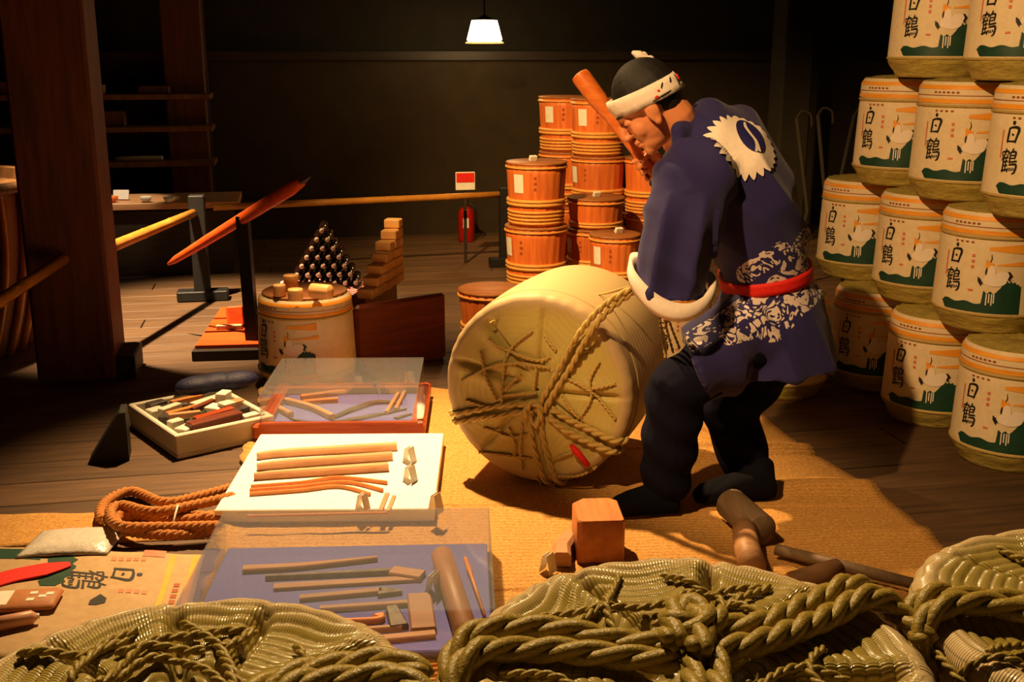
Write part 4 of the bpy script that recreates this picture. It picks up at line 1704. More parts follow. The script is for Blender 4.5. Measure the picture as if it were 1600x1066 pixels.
mb = MB()
rows = []
for i in range(25):
    row = []
    for j in range(41):
        p = wrap_uv(j / 40, i / 24)
        row.append((p.x, p.y, wrap_z(j / 40, i / 24)))
    row = [(row[0][0], row[0][1], .001)] + row + [(row[-1][0], row[-1][1], .001)]
    rows.append(row[::-1])
mb.quadstrip(rows, closed=True, cap=True)
t = mb.build('flattened_wrap', M['wrap_paper'])
tag(t, 'printed straw barrel wrap laid flat on the floor with brush lettering', 'wrap')


def wp(s, q, off=.0012):
    p = wrap_uv(s, q)
    return V((p.x, p.y, wrap_z(s, q) + off))


def wpatch(mb, s0, s1, q0, q1, off=.0012):
    rows = []
    for i in range(9):
        s = s0 + (s1 - s0) * i / 8
        rows.append([wp(s, q0 + (q1 - q0) * j / 8, off) for j in range(9)])
    mb.quadstrip(rows)


def px_sq(x, y):
    """find sheet coordinates of a photo pixel by a small search."""
    p = G(x, y, .007)
    best = None
    for i in range(61):
        for j in range(61):
            q = wrap_uv(i / 60, j / 60)
            d = (q.x - p.x) ** 2 + (q.y - p.y) ** 2
            if best is None or d < best[0]:
                best = (d, i / 60, j / 60)
    return best[1], best[2]


mb = MB()
s_d, q_d = px_sq(213, 898)
sx, qx = .095, .145
# characters turned a quarter: their up points to +s
add_strokes(mb, S_HAKU, lambda x, y: wp(s_d - sx + y * sx, q_d - qx / 2 + x * qx))
s_t, q_t = px_sq(170, 905)
add_strokes(mb, S_TSURU, lambda x, y: wp(s_t - .16 + y * .15, q_t - qx * .62 + x * qx * 1.25))
s_w, q_w = px_sq(140, 940)
for st in ([(0, 0, .02), (.03, -.03, .05), (.06, -.02, .02)],):
    mb.quadstrip([[wp(s_w + a, q_w + b - w), wp(s_w + a, q_w + b + w)] for a, b, w in st])
mb.build('brush_lettering', M['ink'], t)['kind'] = 'stuff'
mb = MB()
s1, q1 = px_sq(262, 885)
wpatch(mb, s1, s1 + .022, 0.02, .95)
wpatch(mb, s1 + .09, s1 + .115, 0.02, .95)
mb.build('stripe_print', M['print_orange'], t)
mb = MB()
for k in range(6):
    wpatch(mb, s1 + .045, s1 + .068, .30 + k * .055, .335 + k * .055)
mb.build('small_lettering', M['print_brown'], t)['kind'] = 'stuff'
mb = MB()
s2, q2 = px_sq(95, 885)
rows = []
for i in range(17):
    q = q2 - .16 + .36 * i / 16
    w = .02 + .03 * math.sin(PI * i / 16) + .012 * math.sin(i * 1.9)
    rows.append([wp(s2 - .045 - w * .5, q), wp(s2 + w, q)])
mb.quadstrip([r[::-1] for r in rows])
wpatch(mb, .0, max(.02, s2 - .1), .02, .13)
mb.build('landscape_print', M['print_green'], t)
mb = MB()
s3, q3 = px_sq(195, 872)
for k in range(5):
    wpatch(mb, s3 - .05 + k * .03, s3 - .03 + k * .03, q3, q3 + .035)
s3, q3 = px_sq(200, 922)
for k in range(4):
    wpatch(mb, s3 - .04 + k * .03, s3 - .02 + k * .03, q3, q3 + .035)
s3, q3 = px_sq(250, 852)
wpatch(mb, s3 - .03, s3 + .06, q3 - .02, q3 + .05)
mb.build('seal_print', M['print_red'], t)['kind'] = 'stuff'

# narrow straw mat behind it
mb = MB()
rows = []
a0, a1, a2, a3 = G(-60, 806), G(330, 800), G(345, 842), G(-60, 858)
for i in range(11):
    row = []
    for j in range(31):
        a = a0.lerp(a1, j / 30)
        b = a3.lerp(a2, j / 30)
        p = a.lerp(b, i / 10)
        p.z = .0035 + .0015 * math.sin(i * 1.5 + j * .8)
        row.append(tuple(p))
    row = [(row[0][0], row[0][1], .0005)] + row + [(row[-1][0], row[-1][1], .0005)]
    rows.append(row[::-1])
mb.quadstrip(rows, closed=True, cap=True)
o = mb.build('straw_strip', M['straw_mat'])
tag(o, 'frayed strip of straw matting behind the flattened wrap at the left', 'matting')

# plastic bag
c = G(115, 843, .02)
mb = MB()
rows = []
for i in range(15):
    row = []
    for j in range(19):
        x, y = (j / 18 - .5), (i / 14 - .5)
        h_ = .022 * (1 - (2 * x) ** 4) * (1 - (2 * y) ** 4) + .002 * math.sin(j * 1.7) * math.sin(i * 2.1)
        row.append(V((x * .24 + y * -.02, y * -.17, max(h_, .001))))
    rows.append(row)
mb.quadstrip([r[::-1] for r in rows])
o = mb.build('plastic_packet', M['plastic_bag'])
s = o.modifiers.new('s', 'SOLIDIFY')
s.thickness = .003
s.offset = -1
o.location = (c.x, c.y, .0115)
o.rotation_euler = (0, 0, .1)
tag(o, 'pale glossy plastic packet lying at the back of the flattened wrap', 'packet')
# red ribbon
pts = [G(x, y, .011) for x, y in ((-30, 915), (20, 900), (70, 890), (110, 882))]
o = MB().slab(catmull(pts, 6), [.075 - .05 * max(0, (i - 12) / 6) for i in range(19)], .0095, .004).build('red_ribbon', M['red_cloth'], smooth=False)
tag(o, 'bright red cloth ribbon lying across the flattened wrap at the left edge', 'ribbon')
# tan pouch with white label
c = G(28, 945, .01)
t = thing('tan_pouch', 'tan pouch with a white label at the left edge', 'pouch', (c.x, c.y, .0095), .12)
MB().box((0, 0, .011), (.20, .10, .018), None, .008).build('pouch_body', M['tan'], t)
MB().box((-.055, 0, .0208), (.08, .075, .001)).build('paper_label', M['paper'], t, smooth=False)
mb = MB()
for k, (x, y) in enumerate(((.035, .02), (.035, -.015), (.06, .0), (.075, .012))):
    mb.box((x, y, .0207), (.018, .014, .001))
mb.build('printed_marks', M['paper'], t, smooth=False)['kind'] = 'stuff'
a, b_ = G(-20, 982, .02), G(62, 966, .02)
t = thing('pink_tube', 'slim pinkish tube lying in front of the tan pouch', 'tube', (a.x, a.y, .0), 0)
q = V((0, 0, .026))
d = b_ - a
d.z = 0
MB().tube([q, q + d * .85, q + d * .95], [.017, .017, .008], 12).build('tube_body', M['pink'], t)
MB().tube([q + d * .94, q + d * 1.0], [.007, .007], 10).build('cap', M['paper'], t)

# ================================================================== MALLETS AND LOGS (front centre)
c = G(936, 884, MZ)
t = thing('wooden_mallet', 'orange wooden mallet head standing on the mat before the rolling barrel', 'mallet', (c.x, c.y + .085, MZ + .003), 0.06)
mb = MB()
rows = []
for z, gx, gy in ((0, .060, .075), (.004, .063, .08), (.116, .063, .08), (.121, .060, .077)):
    rows.append([(-gx + .012, -gy, z), (gx - .006, -gy, z), (gx, -gy + .006, z), (gx, gy - .02, z), (gx - .02, gy, z), (-gx + .03, gy, z), (-gx, gy - .03, z), (-gx, -gy + .012, z)])
mb.quadstrip(rows, closed=True, cap=True)
mb.build('mallet_head', M['mallet'], t, auto=40)
MB().slab([(-.066, .05), (-.10, -.03), (-.105, -.09)], [.045, .05, .05], 0.0, .04).build('handle', M['tool_wood'], t, smooth=False)
tent_card(856, 893, MZ + .003, 'caption card standing beside the orange mallet on the mat', .035, .05, 1.0)
c = G(1165, 880, MZ)
t = thing('wooden_mallet', 'grey weathered mallet with a thick round handle behind the centre barrel', 'mallet', (c.x, c.y, MZ + .003), 0)
Mh = Matrix.Rotation(.25, 3, 'Z') @ Matrix.Rotation(PI / 2, 3, 'X')
MB().lathe([(.042, -.10), (.046, -.094), (.046, .094), (.042, .10)], 20, (.035, .19, .048), M=Mh @ Matrix.Rotation(0.0, 3, 'Y')).build('mallet_head', M['grey_wood'], t)
MB().tube([(.015, .10, .05), (0, 0, .046), (-.01, -.12, .045)], [.034, .034, .036], 14).build('handle', M['tool_wood'], t)
a, b_ = G(1212, 862, MZ + .02), G(1425, 915, MZ + .02)
o = MB().tube([a, a.lerp(b_, .5), b_], [.015, .016, .014], 10).build('wooden_pole', M['grey_wood'])
tag(o, 'long thin wooden pole lying on the right of the mat', 'pole')
o.location.z = 0.006
a, b_ = G(1232, 905, MZ + .03), G(1290, 892, MZ + .03)
a = a + V((0, -.03, 0))
o = MB().tube([a, b_ + V((.03, .0, 0))], [.028, .028], 14).build('short_log', M['tool_wood'])
o.location.z = 0.004
tag(o, 'short round log end peeping out behind the centre barrel', 'log')

# ================================================================== BACKGROUND LEFT
# bamboo rails
def rail(label, a, b, r0, r1=None):
    r1 = r1 or r0
    t = thing('bamboo_rail', label, 'rail', (a.x, a.y, a.z), 0, 'bamboo barrier rails')
    d = b - a
    n = max(2, int(d.length / .3))
    pts, rr = [], []
    for i in range(n):
        for f, k in ((0, 1.0), (.04, 1.08), (.08, 1.0)):
            q = (i + f) / n
            pts.append(d * q)
            rr.append((r0 + (r1 - r0) * q) * k)
    pts.append(d)
    rr.append(r1)
    MB().tube(pts, rr, 10).build('bamboo_culm', M['bamboo'], t)
    return t


rail('long bamboo rail running before the back wall', P(333, 324, 6.55), P(780, 304, 7.05), .02)
rail('short bamboo rail between the big pillar and the dark post', P(176, 385, 5.0), P(302, 333, 6.0), .026, .022)
rail('near bamboo rail running from the left edge to the big pillar', P(-40, 497, 3.9), P(100, 404, 4.42), .024)


def post(label, x, Y, z1, w=.075, base=True):
    q = P(x, 533, Y)
    pos = from_px(x, Y, .0)
    t = thing('barrier_post', label, 'post', (pos.x, pos.y, 0), YAW)
    MB().box((0, 0, z1 / 2), (w, w, z1), None, .005).build('shaft', M['black_thing'], t, smooth=False)
    if base:
        MB().box((0, 0, .03), (w * 3.2, w * 1.3, .055), None, .005).build('foot', M['black_thing'], t, smooth=False)
    return t


post('dark wooden barrier post at the right end of the long rail', 788, 7.05, .50, .06)
post('dark wooden barrier post with a cross foot left of centre', 318, 6.05, .58, .085)

# orange paddle pole and its trestle
YP = G(391, 556).y + .06
a, b_ = P(262, 413, YP + .32), P(474, 283, YP - .26)
t = thing('long_paddle', 'orange wooden paddle pole slanting up to the right on a trestle', 'paddle', (a.x, a.y, a.z), 0)
d = b_ - a
mb = MB()
s, u = frame_for(d)
rows = []
for f, w, h in ((0, .006, .004), (.06, .018, .012), (.3, .024, .014), (.7, .029, .014), (.93, .030, .012), (1.0, .02, .008)):
    c = d * f
    rows.append([c + s * w * math.cos(k * PI / 4) * .5 + u * w * math.sin(k * PI / 4) for k in range(8)][::-1])
mb.quadstrip(rows, closed=True, cap=True)
mb.build('paddle_shaft', M['paddle'], t)
MB().tube([d * .99, d * 1.04], [.016, .006], 8).build('tip', M['tool_metal'], t)

tp = G(298, 557)
t = thing('slanted_plinth', 'low orange plinth with a dark post on the pale floor', 'plinth', (tp.x, tp.y, 0), 0)
o3 = V((tp.x, tp.y, 0))
q0, q1, q2, q3 = [G(x, y, .05) - o3 for x, y in ((299, 548), (412, 545), (412, 478), (345, 480))]
mb = MB()
lo_ = [V((p.x, p.y, .002)) for p in (q0, q1, q2, q3)]
mb.quadstrip([lo_, [V((p.x, p.y, .044)) for p in (q0, q1, q2, q3)]], closed=True, cap=True)
mb.build('frame', M['dark'], t, smooth=False)
cen = (q0 + q1 + q2 + q3) / 4
for k in range(3):
    f0, f1 = k / 3 + .02, (k + 1) / 3 - .02
    c4_ = [q0.lerp(q3, f0), q1.lerp(q2, f0), q1.lerp(q2, f1), q0.lerp(q3, f1)]
    c4_ = [cen + (p - cen) * .93 for p in c4_]
    mb = MB()
    mb.quadstrip([[V((p.x, p.y, .044)) for p in c4_], [V((p.x, p.y, .060)) for p in c4_]], closed=True, cap=True)
    mb.build('board', M['paddle'], t, smooth=False)
c = G(364, 512, .06) - o3
MB().box((c.x, c.y + .05, .105), (.075, .12, .09), Matrix.Rotation(.3, 3, 'Z') @ Matrix.Rotation(-.25, 3, 'X'), .006).build('step_block', M['paddle'], t, smooth=False)
MB().box((c.x - .01, c.y - .03, .072), (.12, .03, .02), Matrix.Rotation(.1, 3, 'Z'), .003).build('pale_batten', M['tool_wood'], t, smooth=False)
c = G(391, 556, 0) - o3
hold = P(262, 413, YP + .32).lerp(P(474, 283, YP - .26), .58) - o3
mb = MB()
mb.quadstrip([[V((p.x + dx, p.y + dy + .02, z)) for dx, dy in ((-.026, -.03), (.026, -.03), (.026, .03), (-.026, .03))]
              for p, z in ((V((c.x, c.y + .05, 0)), .004), (V((hold.x, hold.y, 0)), hold.z + .01))], closed=True, cap=True)
mb.build('post', M['black_thing'], t, smooth=False)

# display table at the back left with a white card and small items
tb = P(215, 318, 6.7)
t = thing('display_table', 'dark display table with a pale edge behind the big pillar', 'table', (tb.x, tb.y + .2, 0), YAW)
tz = tb.z
MB().box((0, .05, tz - .02), (1.1, .5, .04), None, .004).build('table_top', M['slat'], t, smooth=False)
MB().box((0, .05, (tz - .05) / 2), (1.0, .44, tz - .05), None, .004).build('cabinet', M['dark'], t, smooth=False)
c = P(189, 302, 6.85)
o = MB().box((0, 0, .035), (.095, .012, .06), Matrix.Rotation(-.35, 3, 'X'), .002).build('white_card', M['white_board'], smooth=False)
o.location = (c.x, c.y, tz - .002)
tag(o, 'bright white card standing on the far display table', 'card')
for k, (x, m, lab) in enumerate(((176, 'orange_wood', 'tiny orange bowl beside the white card on the far table'), (228, 'foam', 'tiny pale bowl in the middle of the far table'),
                                 (264, 'paper', 'tiny pale cup at the right end of the far table'))):
    c = P(x, 311, 6.75)
    o = MB().lathe([(.012, 0), (.028, .012), (.036, .035), (.033, .035), (.024, .012)], 14).build('small_bowl', M[m])
    o.location = (c.x, c.y, tz + .001)
    tag(o, lab, 'bowl', 'bowls on the far table')
# shelf rack far left with boards
sb = from_px(150, 7.6, 1.0)
t = thing('shelf_rack', 'dim wooden shelf rack against the left part of the back wall', 'shelf', (sb.x, sb.y, 0), YAW)
for z in (1.04, 0.83, .60):
    MB().box((-.2, 0, z), (1.9, .3, .035), None, .004).build('shelf_board', M['vat'], t, smooth=False)
for x in (-1.1, -.1, .7):
    MB().box((x, .12, .6), (.05, .05, 1.2), None, .004).build('upright', M['dark'], t, smooth=False)
for k, (x, z, s_, m, lab) in enumerate((((.02), 1.058, (.09, .08, .06), 'tool_wood', 'small pale box on the top board of the dim shelf rack'),
                                        ((.38), 1.058, (.2, .1, .05), 'vat', 'low brown box on the top board of the dim shelf rack'),
                                        ((.1), .848, (.16, .1, .1), 'vat', 'brown box on the middle board of the dim shelf rack'),
                                        ((.25), .618, (.3, .08, .025), 'foam', 'pale flat bar on the lowest board of the dim shelf rack'),
                                        ((-.5), 1.058, (.3, .12, .08), 'vat', 'brown box left of the big pillar on the dim shelf rack'))):
    q = Matrix.Rotation(YAW, 3, 'Z') @ V((x, 0, 0))
    o = MB().box((0, 0, s_[2] / 2), s_, None, .006).build('storage_box', M[m], smooth=False)
    o.location = (sb.x + q.x, sb.y + q.y, z)
    o.rotation_euler = (0, 0, YAW)
    tag(o, lab, 'box', 'boxes on the dim shelf rack')

# great tapered vat at the left edge
ve = P(46, 280, 4.95)
VR, VH = .62, ve.z
t = thing('great_vat', 'huge tapered wooden vat with bamboo ribs at the left edge', 'vat', (ve.x - VR, ve.y, 0), 0)


def vrad(v):
    return VR * (.78 + .22 * v ** .8)


MB().lathe([(vrad(i / 12), .004 + (VH - .004) * i / 12) for i in range(13)] + [(VR * .95, VH), (VR * .93, VH - .05), (.01, VH - .05)], 56).build('stave_body', M['vat'], t, auto=40)
for k in range(28):
    a = 2 * PI * k / 28 + .03
    pts = [V((math.cos(a + .10 * math.sin(v * 3)) * (vrad(v) + .014), math.sin(a + .10 * math.sin(v * 3)) * (vrad(v) + .014), .01 + (VH - .02) * v)) for v in [i / 10 for i in range(11)]]
    MB().tube(pts, .017, 8).build('bamboo_rib', M['bamboo'], t)
MB().torus(VR + .02, .022, VH - .02, 56, 8).build('rim_hoop', M['vat'], t)

# sign and extinguisher near the rail
c = P(727, 283, 7.15)
t = thing('notice_board', 'small red and white notice behind the long rail', 'notice', (c.x, c.y, 0), YAW)
MB().box((0, 0, c.z), (.125, .012, .115), None, .003).build('panel', M['paper'], t, smooth=False)
MB().box((0, -.0075, c.z + .022), (.115, .003, .06), None, .001).build('red_field', M['red_cloth'], t, smooth=False)
MB().box((0, .015, c.z / 2), (.02, .015, c.z), None, .002).build('stake', M['dark'], t, smooth=False)
c = G(729, 377)
t = thing('fire_extinguisher', 'dim red fire extinguisher on the floor by the back wall', 'extinguisher', (c.x, c.y, 0), 0)
MB().lathe([(.055, 0), (.06, .01), (.06, .2), (.045, .235), (.018, .25), (.018, .27)], 20).build('cylinder', M['red_paint'], t)
MB().box((0, 0, .285), (.03, .08, .025), None, .004).build('valve', M['metal_dark'], t, smooth=False)
MB().tube(catmull([(0, -.03, .28), (.06, -.05, .25), (.075, -.03, .12)], 6), .008, 8).build('hose', M['black_thing'], t)
MB().box((0, -.061, .14), (.04, .002, .07)).build('paper_label', M['paper'], t, smooth=False)

# dim hooked poles behind the stack
for k, (x0, y0, x1, y1) in enumerate(((1245, 185, 1262, 330), (1278, 180, 1292, 340), (1335, 180, 1300, 340))):
    a, b_ = P(x0, y0, 6.6), P(x1, y1, 6.5)
    foot = b_ + (b_ - a) * 1.1 + V((k * .25 - .2, .1 * k, 0))
    foot.z = 0.004
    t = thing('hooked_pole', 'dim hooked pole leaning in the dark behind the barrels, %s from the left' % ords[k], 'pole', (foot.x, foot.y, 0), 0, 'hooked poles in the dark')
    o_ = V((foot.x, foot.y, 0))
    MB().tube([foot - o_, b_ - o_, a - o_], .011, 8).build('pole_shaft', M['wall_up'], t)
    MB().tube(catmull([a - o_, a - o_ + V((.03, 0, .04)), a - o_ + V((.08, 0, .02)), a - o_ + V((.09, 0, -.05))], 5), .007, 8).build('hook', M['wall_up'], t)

# ================================================================== THE WORKER
pw = G(1110, 790)
person = thing('person', 'person in a navy happi coat bending over the barrel, gripping a wooden club', 'person', (pw.x, pw.y, 0), 0)
PINV = Matrix.Translation((-pw.x, -pw.y, 0))


def pbuild(name, mb_or_mesh, mat, voxel=None, smooth=4, par=None):
    me = remeshed(mb_or_mesh, voxel, smooth) if voxel else mb_or_mesh.build(name, None, mesh_only=True)
    me.transform(PINV)
    me.name = name
    me.materials.append(mat)
    return link(name, me, par or person)


# --- head frame
hf = V((-0.76, 0.04, -0.65)).normalized()
hu = V((-0.65, 0.02, 0.76))
hu = (hu - hf * hu.dot(hf)).normalized()
hl = hu.cross(hf).normalized()
HM = Matrix((hf, hl, hu)).transposed()
HC = P(1014, 160, 3.22)


def hp(f, l, u):
    return HC + hf * f + hl * l + hu * u


def grip_hand(mb, c, axis, palm, wrist, sign=1, hr=.014):
    """hand closed round a bar through c along axis; palm = direction from bar to palm."""
    axis = axis.normalized()
    palm = (palm - axis * palm.dot(axis)).normalized()
    side = axis.cross(palm).normalized() * sign
    pc_ = c + palm * (hr + .016)
    Mp = Matrix((axis, side, palm)).transposed()
    mb.ball(pc_ - side * .006, (.046, .036, .017), 14, 10, Mp)
    lens = (.9, 1.0, .97, .82)
    for i in range(4):
        o = axis * ((i - 1.5) * .0215)
        R0 = hr + .0085
        pts, rr = [], []
        for k in range(9):
            a = math.radians(10 + 215 * lens[i] * k / 8)
            pts.append(c + o + palm * math.cos(a) * R0 + side * math.sin(a) * R0 * (1.15 if k in (2, 3) else 1))
            rr.append(.0098 - .0026 * k / 8)
        pts.insert(0, pc_ + o * .9 + side * .012)
        rr.insert(0, .0105)
        mb.tube(pts, rr, 8)
    pts, rr = [], []
    t0 = pc_ - axis * .036 - side * .02
    for k in range(6):
        a = math.radians(-35 - 105 * k / 5)
        pts.append(c - axis * (.030 - .002 * k) * 1.0 + palm * math.cos(a) * (hr + .011) + side * math.sin(a) * (hr + .011))
        rr.append(.0115 - .0025 * k / 5)
    mb.tube([t0] + pts, [.014] + rr, 8)
    d = wrist - pc_
    mb.tube([pc_ - side * .004, pc_ + d * .35, wrist], [.022, .024, .03], 12)


club_a, club_b = P(905, 116, 3.45), P(1020, 272, 3.40)
cdir = (club_b - club_a).normalized()
elbow_R = P(1062, 275, 3.52)
shoulder_R = P(1115, 200, 3.40)
shoulder_L = P(1092, 262, 3.09)
elbow_L = P(1062, 365, 3.0)
neck = P(1066, 205, 3.24)

mb = MB()
# head
def hb(f, l, u, r):
    mb.ball(hp(f, l, u), r, 18, 12, HM)


hb(-.004, 0, .026, (.092, .077, .090))
hb(.034, 0, -.030, (.060, .062, .085))
hb(.045, 0, -.083, (.046, .046, .036))
hb(.074, 0, -.103, (.021, .025, .019))
hb(.078, 0, .020, (.020, .048, .013))
for s in (-1, 1):
    hb(.060, s * .036, -.036, (.028, .024, .030))
    hb(.079, s * .032, -.004, (.015, .016, .011))
    hb(.010, s * .077, -.020, (.020, .010, .032))
    hb(.004, s * .083, -.012, (.016, .008, .023))
    hb(.012, s * .079, -.048, (.011, .008, .013))
mb.tube([hp(.090, 0, .012), hp(.104, 0, -.012), hp(.116, 0, -.036)], [.009, .011, .013], 10)
hb(.108, 0, -.040, (.015, .017, .011))
hb(.092, 0, -.066, (.013, .023, .007))
hb(.089, 0, -.079, (.013, .020, .007))
mb.tube([hp(-.03, 0, -.02), hp(-.035, 0, -.08), neck, neck + (neck - hp(-.035, 0, -.08)) * .6], [.055, .052, .058, .07], 14)
# torso core
tors = [(P(1080, 218, 3.25), .09), (P(1125, 250, 3.26), .12), (P(1165, 320, 3.265), .12), (P(1190, 420, 3.265), .115), (P(1200, 510, 3.26), .105)]
mb.tube([p for p, r in tors], [r for p, r in tors], 14)
# arms and hands
wristR = club_b + V((.055, .05, -.015))
mb.tube([shoulder_R - V((0, .03, .02)), elbow_R, wristR], [.058, .042, .03], 12)
grip_hand(mb, club_b - cdir * .03, cdir, V((.75, .2, -.35)), wristR, -1, .0155)
handLc = P(1020, 437, 3.06)
wristL = handLc + V((.03, -.015, .055))
mb.tube([shoulder_L + V((.03, .04, 0)), elbow_L + V((0, .02, 0)), wristL], [.055, .042, .03], 12)
grip_hand(mb, handLc, V((-.75, .35, .1)), V((.25, -.45, .6)), wristL, 1, .014)
# legs and feet
Lk, Rk = P(1052, 605, 3.05), P(1133, 640, 3.30)
La, Ra_ = P(1036, 772, 3.09), P(1180, 752, 3.235)
mb.tube([P(1190, 520, 3.16), P(1115, 562, 3.10), Lk, P(1043, 690, 3.07), La], [.07, .07, .058, .052, .036], 12)
mb.tube([P(1205, 520, 3.36), P(1160, 580, 3.33), Rk, P(1155, 700, 3.27), Ra_], [.07, .07, .058, .052, .036], 12)
heelL, toeL = G(1052, 802, MZ), G(958, 806, MZ)
heelR, toeR = G(1200, 778, MZ), G(1092, 786, MZ)
for an, he, to in ((La, heelL, toeL), (Ra_, heelR, toeR)):
    mb.tube([an, he.lerp(to, .15) + V((0, 0, .045)), he.lerp(to, .5) + V((0, 0, .035)), he.lerp(to, .88) + V((0, 0, .025))], [.036, .038, .036, .026], 12)
body = pbuild('body', mb, M['skin'], .0042, 5)

# eyes and brows
for s in (-1, 1):
    e = MB()
    e.ball(hp(.0865, s * .032, -.008), (.0085, .011, .0032), 12, 8, HM)
    pbuild('eye', e, M['ink'], par=body)
    e = MB()
    e.tube([hp(.096, s * .016, .020), hp(.096, s * .032, .024), hp(.084, s * .050, .020)], [.003, .004, .002], 6)
    pbuild('eyebrow', e, M['hair'], par=body)
e = MB()
e.ball(hp(.0985, 0, -.0725), (.006, .017, .0018), 10, 6, HM)
pbuild('mouth_line', e, M['print_brown'], par=body)

# hair
mb = MB()
hb(-.010, 0, .034, (.094, .081, .092))
hb(-.040, 0, -.004, (.056, .068, .075))
hair = pbuild('hair', mb, M['hair'], .006, 2)

# headband (hachimaki): slanted ring, knot, printed marks
def band_pt(a, k, out=0.0):
    c, s = math.cos(a), math.sin(a)
    rf, rl = .1020 + out, .0895 + out
    u = .050 + .052 * k - .052 * (1 - c) / 2
    sh = 1.0 - .12 * max(0, k - .2)
    return hp(-.004 + rf * c * sh, rl * s * sh, u)


mb = MB()
n = 48
outer = [[band_pt(2 * PI * i / n, k - .5, .002 * math.sin(i * 2.3 + k * 3)) for k in (0, .33, .66, 1)] for i in range(n + 1)]
inner = [[band_pt(2 * PI * i / n, k - .5, -.006) for k in (1, .66, .33, 0)] for i in range(n + 1)]
mb.quadstrip([a + b for a, b in zip(outer, inner)], closed=True)
band = pbuild('headband', mb, M['white_cloth'])
mb = MB()
kc = hp(-.070, -.02, .088)
mb.ball(kc, (.020, .016, .014), 12, 8, HM)
mb.tube([kc, kc + hu * .03 + hf * .01, kc + hu * .05 + hf * .02], [.010, .014, .005], 8)
mb.tube([kc, kc + hu * .02 - hl * .03, kc + hu * .02 - hl * .05], [.009, .013, .005], 8)
pbuild('headband_knot', mb, M['white_cloth'], .004, 2, par=band)
mb = MB()
for a, k, r in ((1.75, -.28, .006), (1.9, .0, .004), (2.75, .05, .007), (2.9, .2, .005)):
    mb.ball(band_pt(a, k, .001), (r, r * .4, r * .8), 8, 6, Matrix((band_pt(a + .05, k) - band_pt(a, k), (band_pt(a, k) - hp(-.014, 0, .05)), hu)).transposed().normalized() if False else HM)
pbuild('red_print', mb, M['red_cloth'], par=band)
mb = MB()
for a0, k0_, a1, k1 in ((1.6, -.38, 2.2, -.30), (2.0, .05, 2.15, .3), (2.35, .1, 2.5, .35), (2.6, -.3, 2.8, .35)):
    mb.tube([band_pt(a0 + (a1 - a0) * q / 4, k0_ + (k1 - k0_) * q / 4, .0015) for q in range(5)], [.001, .002, .0025, .002, .001], 6)
pbuild('black_print', mb, M['ink'], par=band)

# --- coat
def sec(x, y, Y, lat, hl_, hs, d):
    lat = V(lat).normalized()
    sag = d.cross(lat).normalized()
    return (P(x, y, Y), lat * hl_, sag * hs)


spine = [(1068, 207, 3.245), (1092, 214, 3.25), (1128, 238, 3.265), (1163, 305, 3.27), (1187, 378, 3.27), (1196, 432, 3.27), (1203, 495, 3.27), (1206, 566, 3.27)]
half = [(.075, .07), (.155, .105), (.205, .135), (.21, .15), (.185, .14), (.165, .13), (.20, .165), (.24, .195)]
lats = [(.05, .9, .42), (.05, .9, .42), (.05, .9, .40), (.05, .95, .25), (.08, 1, .12), (.1, 1, .06), (.1, 1, .0), (.1, 1, 0)]
secs = []
for i, (x, y, Y) in enumerate(spine):
    d = P(*spine[min(i + 1, 7)]) - P(*spine[max(i - 1, 0)])
    secs.append(sec(x, y, Y, lats[i], half[i][0], half[i][1], d))
mb = MB()
mb.loft(secs, 28, 2.3)
# collar roll
mb.tube([P(1062, 250, 3.16), P(1060, 205, 3.16), P(1072, 178, 3.24), P(1066, 195, 3.34)], [.02, .025, .028, .02], 10)
# left sleeve (wide, hanging)
sl = [(P(1100, 250, 3.13), .105, .10), (P(1078, 300, 3.06), .115, .10), (P(1062, 360, 3.01), .112, .092), (P(1052, 415, 2.99), .112, .086), (P(1047, 452, 2.985), .108, .082)]
sx_ = V((1, .05, .0)).normalized()
ssec = []
for i, (c, a, b_) in enumerate(sl):
    d = sl[min(i + 1, 4)][0] - sl[max(i - 1, 0)][0]
    d.normalize()
    A = (sx_ - d * sx_.dot(d)).normalized()
    B = d.cross(A).normalized()
    ssec.append((c, A * a, B * b_ + (d * .03 if i == 4 else V((0, 0, 0)))))
mb.loft(ssec, 24, 2.2)
# right sleeve
mb.tube([P(1125, 215, 3.36), P(1090, 240, 3.47), elbow_R, P(1045, 276, 3.47)], [.10, .095, .085, .075], 14)
# coat front over the left thigh and back skirt
mb.ball(P(1172, 528, 3.18), (.13, .14, .115), 18, 12)
mb.loft([sec(1190, 500, 3.20, (0, 1, 0), .14, .12, V((-1, 0, -.4))), sec(1130, 548, 3.13, (0, 1, 0), .14, .125, V((-1, 0, -.4))),
         sec(1085, 572, 3.09, (0, 1, 0), .13, .118, V((-1, 0, -.4)))], 20)
mb.loft([sec(1215, 470, 3.27, (0, 1, 0), .17, .13, V((.4, 0, -1))), sec(1236, 540, 3.27, (0, 1, 0), .20, .12, V((.35, 0, -1))),
         sec(1248, 556, 3.27, (0, 1, 0), .19, .095, V((.35, 0, -1)))], 20)
coat_me = remeshed(mb, .0085, 7)


def fold(co):
    """soft cloth folds."""
    d_ = co.x * 0.8 + co.z * 0.6
    return 0.010 * (1 - 2 * abs(math.sin(d_ * 26 + co.y * 9 + 1.5 * math.sin(co.z * 8)))) * (0.5 + 0.5 * math.sin(co.z * 11 + co.y * 13 + 1.0))


